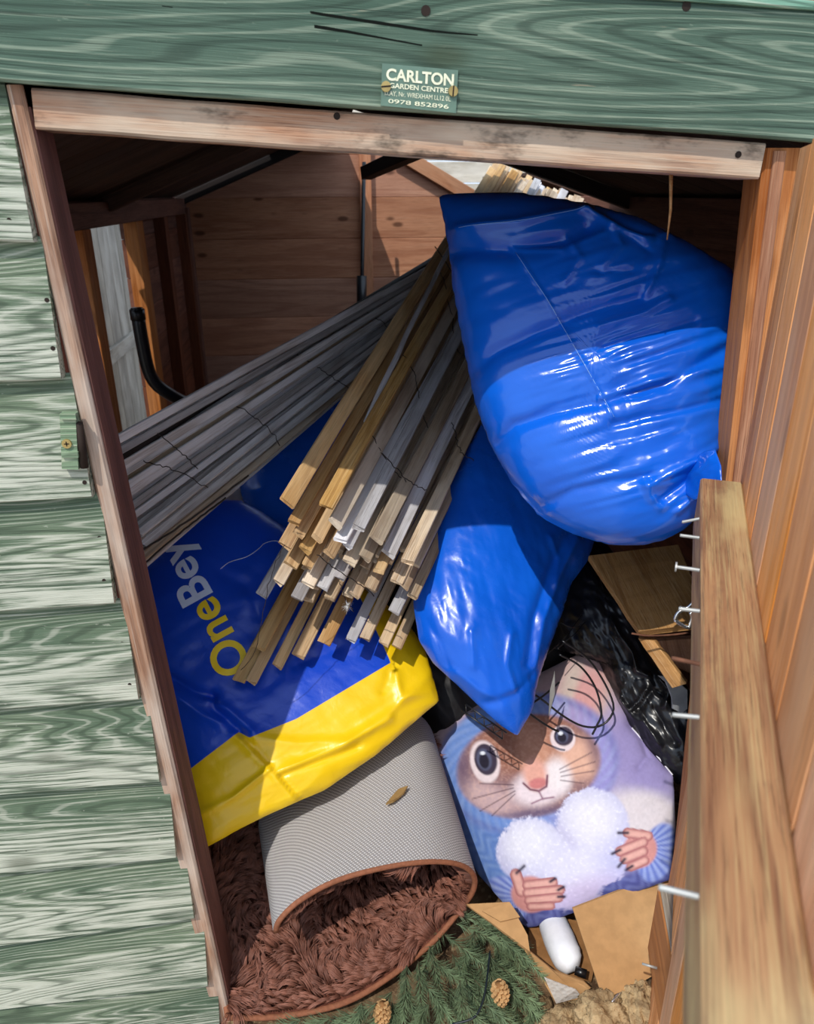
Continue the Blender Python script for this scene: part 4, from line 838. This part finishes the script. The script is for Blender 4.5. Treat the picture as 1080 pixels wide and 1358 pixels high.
# ------------------------------------------------------------------ black bin bag, dark sheet, wires
k = plastic('black_film', lin(14, 14, 16), lin(26, 26, 30), .3, .006, (1, 1, 1), 1.2, .5); BLKF = k.m
bb = empty('bin_bag', at(840, 900, y=.35), 'crumpled black bin bag between the cushion and the broken plank', 'bag')
bo = [(770, 730), (790, 745), (800, 780), (832, 800), (850, 838), (868, 880), (905, 900), (925, 930), (930, 1040), (898, 1040), (862, 1000), (835, 965), (812, 915), (795, 878), (770, 870), (735, 860), (720, 800), (740, 760)]
z1b = lambda pts: Z(pts, 700, 800, 4.909)
Bag('bin_bag', bo, (760, 760, .62), (905, 905, .33), (890, 1035, .22), .06, BLKF, bb, 200, 60, [(z1b([(560, 110), (600, 200), (690, 320), (720, 440), (790, 470)]), .016, 3.5), (z1b([(610, 620), (660, 690), (740, 640), (780, 560)]), .016, 3.0), (z1b([(720, 680), (780, 600), (820, 560), (880, 590)]), -.014, 4), (z1b([(860, 490), (920, 560), (900, 660)]), .014, 3.5), (z1b([(680, 720), (760, 760), (860, 900)]), .010, 5), (z1b([(830, 680), (900, 800), (960, 900)]), -.012, 5), (z1b([(480, 300), (560, 520)]), -.008, 8)], lambda x, y: dirn(x, y, 60, 30, 10, 81)*.016+dirn(x, y, 10, 16, 8, 83)*.008, power=.45)
sh = empty('dark_sheet', at(660, 850, y=.68), 'black plastic sheet in the shade behind the blue bags', 'sheet')
Bag('dark_sheet', [(500, 760), (620, 730), (800, 715), (850, 780), (830, 860), (780, 900), (720, 950), (640, 985), (580, 985), (530, 900)], (520, 900, .60), (800, 740, .74), (640, 980, .50), .05, plain('dull_black_film', lin(17, 16, 18), .55, .3, 0, .3, 12, .006), sh, 120, 40, [], lambda x, y: dirn(x, y, 50, 50, 20, 91)*.03, power=.45)
wh = empty('wire_hoops', at(760, 920, y=.30), 'bent black wire hoops lying over the pink corner of the cushion', 'wire')
h1 = [(742, 868, .34), (770, 884, .33), (790, 912, .32), (798, 945, .30), (792, 962, .29), (786, 974, .285)]
h2 = [(746, 850, .36), (778, 872, .35), (800, 902, .335), (814, 935, .31), (808, 954, .30), (792, 964, .295), (770, 962, .30), (745, 948, .31), (722, 930, .33), (700, 915, .35)]
h3 = [(702, 946, .28), (716, 956, .275), (732, 966, .27), (741, 970, .27)]
h4 = [(704, 934, .31), (722, 922, .33), (742, 905, .36)]
h5 = [(740, 860, .40), (765, 838, .44), (778, 822, .46)]; h6 = [(725, 868, .42), (750, 845, .45), (772, 815, .5)]; h7 = [(744, 826, .46), (760, 832, .45), (776, 826, .46)]
for i, h_ in enumerate((h1, h2, h3, h4, h5, h6, h7)): tube('wire', resample(spline([at(x, y, y=q_-.035) for x, y, q_ in h_], 8), 40), .0026 if i < 4 else .0012, BLACKM, wh, n=7)
spk = [at(x, y, y=.27) for x, y in ((736, 890), (732, 915), (728, 950), (734, 920))]; mesh('torn_film_strip', [spk[0], spk[1]+np.array([-.004, 0, 0]), spk[2], spk[3]+np.array([.004, 0, 0])]+[p+np.array([0, .002, 0]) for p in (spk[0], spk[1], spk[2], spk[3])], [(3, 2, 1, 0), (4, 5, 6, 7), (0, 1, 5, 4), (1, 2, 6, 5), (2, 3, 7, 6), (3, 0, 4, 7)], plain('grey_film', lin(150, 150, 146), .4), wh)
ls = empty('lattice_strip', at(640, 950, y=.25), 'black plastic lattice strip poking out under the pointed blue bag', 'lattice')
A0, A1 = at(618, 934, y=.24), at(672, 972, y=.20); dx = (A1-A0); nrm_ = np.cross(dx, CAM-A0); nrm_ /= np.linalg.norm(nrm_); W0 = nrm_*.016*(1 if nrm_[2] > 0 else -1)
tube('rail', [A0, A1], .0018, BLACKM, ls); tube('rail', [A0-W0, A1-W0], .0018, BLACKM, ls)
for i in range(9): tube('strut', [A0+dx*(i/9)-W0*(i % 2), A0+dx*((i+1)/9)-W0*((i+1) % 2)], .0014, BLACKM, ls, n=5)

# ------------------------------------------------------------------ broken planks, latch, rusty wire
def plank(name, label, pts, th, m, cat='plank'):
    A = [at(x, y, y=q_) for x, y, q_ in pts]; n_ = np.cross(A[1]-A[0], A[3]-A[0]); n_ /= np.linalg.norm(n_); n_ = n_ if n_[2] > 0 else -n_
    o = hexa(name, [A[0], A[1], A[1]-n_*th, A[0]-n_*th], [A[3], A[2], A[2]-n_*th, A[3]-n_*th], m, None, segs=5, ch=.002, jit=.001, ragged=.002); return tag(o, label, cat)
plank('broken_plank', 'broad brown broken plank jammed behind the door ledge', [(848, 838, .24), (945, 826, .22), (900, 722, .44), (780, 737, .44)], .02, MW['pale'])
plank('broken_batten', 'short splintered batten standing below the broken plank', [(846, 846, .27), (868, 850, .25), (910, 906, .18), (890, 912, .20)], .022, MW['pale'], 'batten')
plank('broken_batten', 'dark brown timber offcut in the gap under the broken plank', [(866, 850, .42), (930, 846, .40), (930, 900, .36), (890, 880, .4)], .02, MW['orange'], 'batten')
tag(tube('rusty_wire', resample(spline([at(838, 840, y=.21), at(860, 843, y=.205), at(890, 842, y=.20), at(914, 839, y=.20)], 6), 20), .0022, RUST), 'rusty brown wire along the edge of the broken plank', 'wire')
lt = empty('latch', at(902, 818, y=.2), 'bent shiny metal latch beside the nails on the plank', 'latch')
STE2 = plain('bright_steel', lin(226, 228, 230), .22, .5, .9, .05)
for pts in ([(895, 822), (900, 812), (912, 806), (922, 796)], [(895, 822), (905, 829), (914, 833)], [(914, 833), (918, 820), (916, 812)], [(902, 806), (914, 808), (926, 812)]): tube('arm', resample(spline([at(x, y, y=.20) for x, y in pts], 5), 14), .004, STE2, lt, n=7)
gp = [at(x, y, y=.25+.0002*(x-880)) for x, y in ((874, 896), (884, 905), (892, 925), (893, 940), (905, 946), (912, 940), (912, 915), (900, 905), (886, 898))]
tag(mesh('plastic_scrap', gp+[p+np.array([0, .006, -.003]) for p in gp], [tuple(range(8, -1, -1)), tuple(range(9, 18))]+[(i, (i+1) % 9, (i+1) % 9+9, i+9) for i in range(9)], plain('grey_plastic', lin(150, 152, 156), .4)), 'torn grey plastic scrap on top of the black bin bag', 'plastic')
cb = [at(868+random.uniform(-4, 14), 898+random.uniform(-8, 6), y=.24) for _ in range(2)]
# pipe, pole and other things at the back
pp = empty('bent_pipe', at(200, 480, y=1.3), 'bent black pipe standing inside the left wall', 'pipe')
P = resample(spline([at(183, 420, y=1.32), at(188, 450, y=1.32), at(196, 488, y=1.33), at(206, 508, y=1.34), at(224, 522, y=1.36), at(246, 534, y=1.4), at(300, 560, y=1.46), at(330, 600, y=1.5), np.r_[at(335, 620, y=1.5)[:2], .4], np.r_[at(335, 620, y=1.5)[:2], 0]], 8), 70); tube('pipe', P, .0205, BLACKP, pp, n=16)
tube('collar', [at(181.5, 410, y=1.32), at(183.5, 424, y=1.32)], .0228, BLACKP, pp, n=16); tube('socket', [at(181, 408, y=1.32), at(181.6, 412, y=1.32)], .018, BLACKM, pp, n=16)
po = empty('dark_pole', at(481, 380, y=2.6), 'thin dark pole with a black sleeve standing against the back post', 'pole')
tube('pole', [at(483, 215, y=3.0), at(480, 400, y=2.9), np.r_[at(480, 400, y=2.9)[:2], 0]], .010, BLACKP, po, n=10); tube('sleeve', [at(480, 366, y=2.88), at(480, 430, y=2.84)], .026, BLACKP, po, n=12)
wp = [at(x, y, y=1.0) for x, y in ((282, 640), (330, 628), (345, 660), (320, 676), (262, 672))]
tag(mesh('foam_sheet', wp+[p+np.array([0, .03, -.02]) for p in wp], [tuple(range(4, -1, -1)), tuple(range(5, 10))]+[(i, (i+1) % 5, (i+1) % 5+5, i+5) for i in range(5)], plain('white_foam', lin(226, 228, 230), .8, .2, 0, .05, 80)), 'white sheet peeping out behind the printed sack', 'sheet')

# ------------------------------------------------------------------ cardboard box with a white thing inside
CARD = plain('brown_cardboard', lin(176, 136, 92), .85, .15, 0, .08, 40, .0006); CARDE = plain('dark_cardboard', lin(140, 100, 62), .85, .15, 0, .15, 40)
bx = empty('cardboard_box', at(770, 1280, y=.1), 'torn brown cardboard box with open flaps under the cushion', 'box')
def panel(name, pts, th, m, parent, back=(0, 1, -.4)):
    A = [at(x, y, z=q_) for x, y, q_ in pts]; n = len(A); bv = np.array(back)/np.linalg.norm(back)*th; B = [a+bv for a in A]
    return mesh(name, A+B, [tuple(range(n-1, -1, -1)), tuple(range(n, 2*n))]+[(i, (i+1) % n, (i+1) % n+n, i+n) for i in range(n)], m, parent)
panel('flap', [(760, 1205, .17), (800, 1325, .075), (842, 1308, .08), (868, 1293, .085), (930, 1265, .09), (930, 1140, .19)], .006, CARD, bx)
panel('flap', [(618, 1199, .15), (676, 1196, .165), (700, 1240, .14), (703, 1262, .125), (690, 1254, .12), (650, 1222, .135)], .006, CARD, bx, (0, .3, -1))
panel('flap', [(676, 1196, .172), (690, 1216, .16), (664, 1222, .145), (640, 1208, .15)], .004, CARD, bx, (0, .3, -1))
panel('side', [(690, 1250, .12), (703, 1262, .125), (735, 1288, .10), (775, 1302, .09), (800, 1325, .07), (770, 1324, .045), (738, 1331, .03)], .006, CARD, bx)
panel('side', [(703, 1262, .02), (735, 1288, .015), (785, 1300, .015), (800, 1230, .02), (700, 1205, .02)], .006, CARDE, bx, (0, 0, -1))
k = NT('clear_tape'); k.b.inputs['Alpha'].default_value = .55; k.bump(k.voro(k.coords(), 120), .002); CLEAR = k.fin(lin(214, 210, 204), .2, .5)
panel('clear_tape', [(722, 1296, .10), (738, 1331, .045), (772, 1322, .06), (764, 1312, .085), (745, 1305, .095)], .002, CLEAR, bx)
wo = empty('white_bottle', at(745, 1265, y=.12), 'white plastic object with a black tip inside the cardboard box', 'plastic')
q_ = [at(734, 1226, z=.045), at(742, 1246, z=.055), at(752, 1268, z=.065), at(766, 1284, z=.06)]; q_ = resample(spline(q_, 8), 30)
rr = np.interp(np.linspace(0, 1, 30), [0, .4, .8, .93, 1], [.034, .036, .034, .026, .008]); tube('body', q_, rr, plain('white_plastic', lin(236, 238, 244), .4, .4, 0, .03, 60), wo, n=24)
tube('tip', [at(763, 1287, z=.08), at(778, 1292, z=.08)], .009, BLACKM, wo, n=12)
tag(tube('metal_bar', [at(806, 1336, z=.07), at(826, 1312, z=.075)], .0035, STE2, n=10), 'short shiny metal bar under the corner of the cardboard box', 'bar')
# rubble in front
rgs = random.Random(3)
STONE = NT('sandy_stone'); v = STONE.coords(); n1 = STONE.noise(v, 14, 5, .65); n2 = STONE.noise(v, 70, 4, .7)
STONE.bump(n1, .014); STONE.bump(n2, .006); STM = STONE.fin(STONE.mix(STONE.ramp(n1, .3, .7), lin(104, 82, 58), lin(196, 170, 130)), .95, .1)
for (x, y, rx, ry, lab) in ((800, 1348, .062, .05, 'large sandy lump of rubble below the cardboard flap'), (845, 1338, .04, .055, 'upright sandy lump of rubble beside the door foot'), (745, 1362, .05, .03, 'low dark lump of rubble left of the larger lump'), (872, 1356, .03, .03, 'small lump of rubble by the lower ledge')):
    bm = bmesh.new(); bmesh.ops.create_icosphere(bm, subdivisions=5, radius=1.0)
    co = np.array([v_.co[:] for v_ in bm.verts]); s_ = rgs.randint(0, 99)
    d = 1+.9*(fbm(co[:, 0]*1.7+co[:, 2], co[:, 1]*2-co[:, 2]*1.3, s_, 4)-.45)-.25*np.abs(fbm(co[:, 0]*3+co[:, 2]*2, co[:, 1]*3+5, s_+4, 3)-.45)*2+.34*(fbm(co[:, 0]*7+co[:, 2]*3, co[:, 1]*7-co[:, 2]*3, s_+1, 3)-.45)
    d = d+.22*(fbm(co[:, 0]*16+co[:, 2]*5, co[:, 1]*16-co[:, 2]*9, s_+2, 4)-.45); co = co*d[:, None]*np.array([rx, .045, ry]); c_ = at(x, y, z=.012+ry*.5)
    for v_, p in zip(bm.verts, co): v_.co = Vector(p)
    me = bpy.data.meshes.new('rubble'); bm.to_mesh(me); bm.free(); o = put('rubble', me, STM, None, Matrix.Translation(Vector(c_)), True); tag(o, lab, 'stone')

cv, cf = [], []
for q_ in range(150):
    x, y = 690+rgs.random()*185, 1322+rgs.random()*46; r_ = rgs.uniform(.003, .011); c_ = at(x, y, z=.004+r_*.4); n0 = len(cv)
    bm = bmesh.new(); bmesh.ops.create_icosphere(bm, subdivisions=1, radius=r_)
    cv += [np.array(v_.co[:])*rgs.uniform(.6, 1.25)+c_ for v_ in bm.verts]; bm.verts.index_update(); cf += [[v_.index+n0 for v_ in f.verts] for f in bm.faces]; bm.free()
tag(mesh('crumbled_earth', cv, cf, STM), 'crumbled brown earth and grit around the rubble at the doorway', 'earth', kind='stuff')

# ------------------------------------------------------------------ fir garland with cones
ga = empty('fir_garland', at(560, 1320, y=.02), 'dark green artificial fir garland with pine cones below the rug', 'garland')
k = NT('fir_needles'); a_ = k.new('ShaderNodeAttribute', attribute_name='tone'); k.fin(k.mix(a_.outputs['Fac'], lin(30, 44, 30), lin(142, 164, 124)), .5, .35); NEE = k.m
STEM = plain('fir_stem', lin(70, 66, 44), .8)
def sprig(p0, p1, droop, seed, nn=170):
    r_ = np.random.default_rng(seed); p0, p1 = np.asarray(p0), np.asarray(p1); L = np.linalg.norm(p1-p0); ax = (p1-p0)/L
    t = r_.random(nn)**.9; P = p0+(p1-p0)*t[:, None]; P[:, 2] -= droop*t*t
    a = r_.random(nn)*6.283; e1 = np.cross(ax, [0, 0, 1.0]); e1 /= np.linalg.norm(e1); e2 = np.cross(e1, ax)
    rad = e1*np.cos(a)[:, None]+e2*np.sin(a)[:, None]; d = rad*.72+ax*(.55+.25*r_.random(nn))[:, None]; d /= np.linalg.norm(d, axis=1, keepdims=True)
    ln = (.024+.014*r_.random(nn))*(1-.35*t); tip = P+d*ln[:, None]; md = P+d*(ln*.5)[:, None]-rad*.0015
    sd_ = np.cross(d, rad+.3*ax); sd_ /= np.linalg.norm(sd_, axis=1, keepdims=True)+1e-9; w_ = .0008
    V = np.stack([P-sd_*w_*.6, P+sd_*w_*.6, md+sd_*w_*1.2, md-sd_*w_*1.2, tip, md+rad*w_], 1).reshape(-1, 3)
    Fc = []; 
    for i in range(nn): o_ = i*6; Fc += [(o_, o_+1, o_+2, o_+5), (o_, o_+5, o_+3), (o_+3, o_+5, o_+4), (o_+5, o_+2, o_+4)]
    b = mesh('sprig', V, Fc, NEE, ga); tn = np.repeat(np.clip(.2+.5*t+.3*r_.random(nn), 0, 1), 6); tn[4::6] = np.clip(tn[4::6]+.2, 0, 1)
    at_ = b.data.attributes.new('tone', 'FLOAT', 'POINT'); at_.data.foreach_set('value', tn.astype(np.float32))
    st = [p0+(p1-p0)*q-np.array([0, 0, droop*q*q]) for q in np.linspace(0, 1, 6)]; tube('stem', st, .0016, STEM, b, n=4)
spr = [((650, 1215), (712, 1312)), ((625, 1215), (690, 1268)), ((605, 1225), (672, 1250)), ((590, 1240), (660, 1290)), ((600, 1265), (640, 1340)), ((570, 1255), (590, 1335)), ((555, 1275), (560, 1350)), ((540, 1280), (535, 1345)), ((620, 1260), (700, 1300)), ((640, 1280), (715, 1330)), ((630, 1300), (680, 1352)), ((610, 1300), (615, 1365)), ((580, 1310), (585, 1370)), ((545, 1310), (520, 1360)), ((520, 1315), (490, 1362)), ((500, 1330), (455, 1362)), ((470, 1345), (420, 1366)), ((440, 1350), (380, 1368)), ((600, 1210), (655, 1225)), ((660, 1240), (722, 1290)), ((575, 1275), (625, 1310)), ((560, 1300), (600, 1350)), ((630, 1235), (610, 1290)), ((650, 1260), (650, 1320)), ((660, 1300), (716, 1345)), ((530, 1300), (560, 1362)), ((615, 1330), (655, 1375)), ((480, 1330), (470, 1372)), ((590, 1225), (560, 1290)), ((570, 1330), (540, 1376)), ((640, 1330), (700, 1372)), ((645, 1200), (700, 1250)), ((520, 1330), (525, 1380)), ((400, 1352), (350, 1370))]
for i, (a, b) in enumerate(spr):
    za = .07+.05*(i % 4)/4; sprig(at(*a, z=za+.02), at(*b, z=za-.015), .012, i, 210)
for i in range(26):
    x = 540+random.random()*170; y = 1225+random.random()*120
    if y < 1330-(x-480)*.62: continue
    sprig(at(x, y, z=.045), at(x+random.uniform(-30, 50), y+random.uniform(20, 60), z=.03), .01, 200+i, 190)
CONE = plain('cone_scale', lin(196, 156, 108), .8, .15, 0, .2, 60)
def cone(px, py, yy, tilt, label, sc=1.0):
    r0 = empty('pine_cone', at(px, py, z=yy), label, 'pine cone', 'pine cones on the garland'); c0 = at(px, py, z=yy); ax = np.array(tilt, float); ax /= np.linalg.norm(ax)
    e1 = np.cross(ax, [.2, 1, .1]); e1 /= np.linalg.norm(e1); e2 = np.cross(ax, e1); H = .052*sc; n = 62
    tube('core', [c0-ax*H*.5, c0, c0+ax*H*.45], [.008*sc, .011*sc, .003*sc], CARDE, r0, n=8)
    for i in range(n):
        t = i/(n-1); a = i*2.39996; R = .0185*sc*math.sin(math.pi*(.16+.80*t))**.8; p = c0+ax*H*(t-.5); rd = e1*math.cos(a)+e2*math.sin(a); tg = np.cross(ax, rd)
        b = p+rd*R*.25; tp = p+rd*R+ax*.004*sc*(t-.1); w_ = .0052*sc*(1-.5*t)
        V = [b-tg*w_*.4, b+tg*w_*.4, tp+tg*w_-ax*.001, tp-tg*w_-ax*.001, tp+rd*.002-ax*.0005, b-tg*w_*.4+ax*.0022, b+tg*w_*.4+ax*.0022, tp+tg*w_*.8+ax*.0022, tp-tg*w_*.8+ax*.0022]
        mesh('scale', V, [(0, 1, 2, 3), (5, 8, 7, 6), (3, 2, 4), (7, 8, 4), (2, 7, 4), (8, 3, 4), (1, 6, 7, 2), (0, 3, 8, 5)], CONE, r0)
cone(664, 1318, .12, (.15, -.2, -1), 'tan pine cone lying on the fir garland in front of the box', 1.0)
cone(507, 1345, .10, (-.1, -.3, -1), 'darker pine cone at the bottom edge below the rug', .95)
cab = resample(spline([at(650, 1262, z=.135), at(646, 1300, z=.13), at(640, 1330, z=.12), at(628, 1350, z=.11), at(600, 1358, z=.10)], 6), 24); tag(tube('light_cable', cab, .0022, plain('dark_green_cable', lin(24, 34, 40), .4), n=6), 'thin dark cable winding through the fir garland', 'cable')
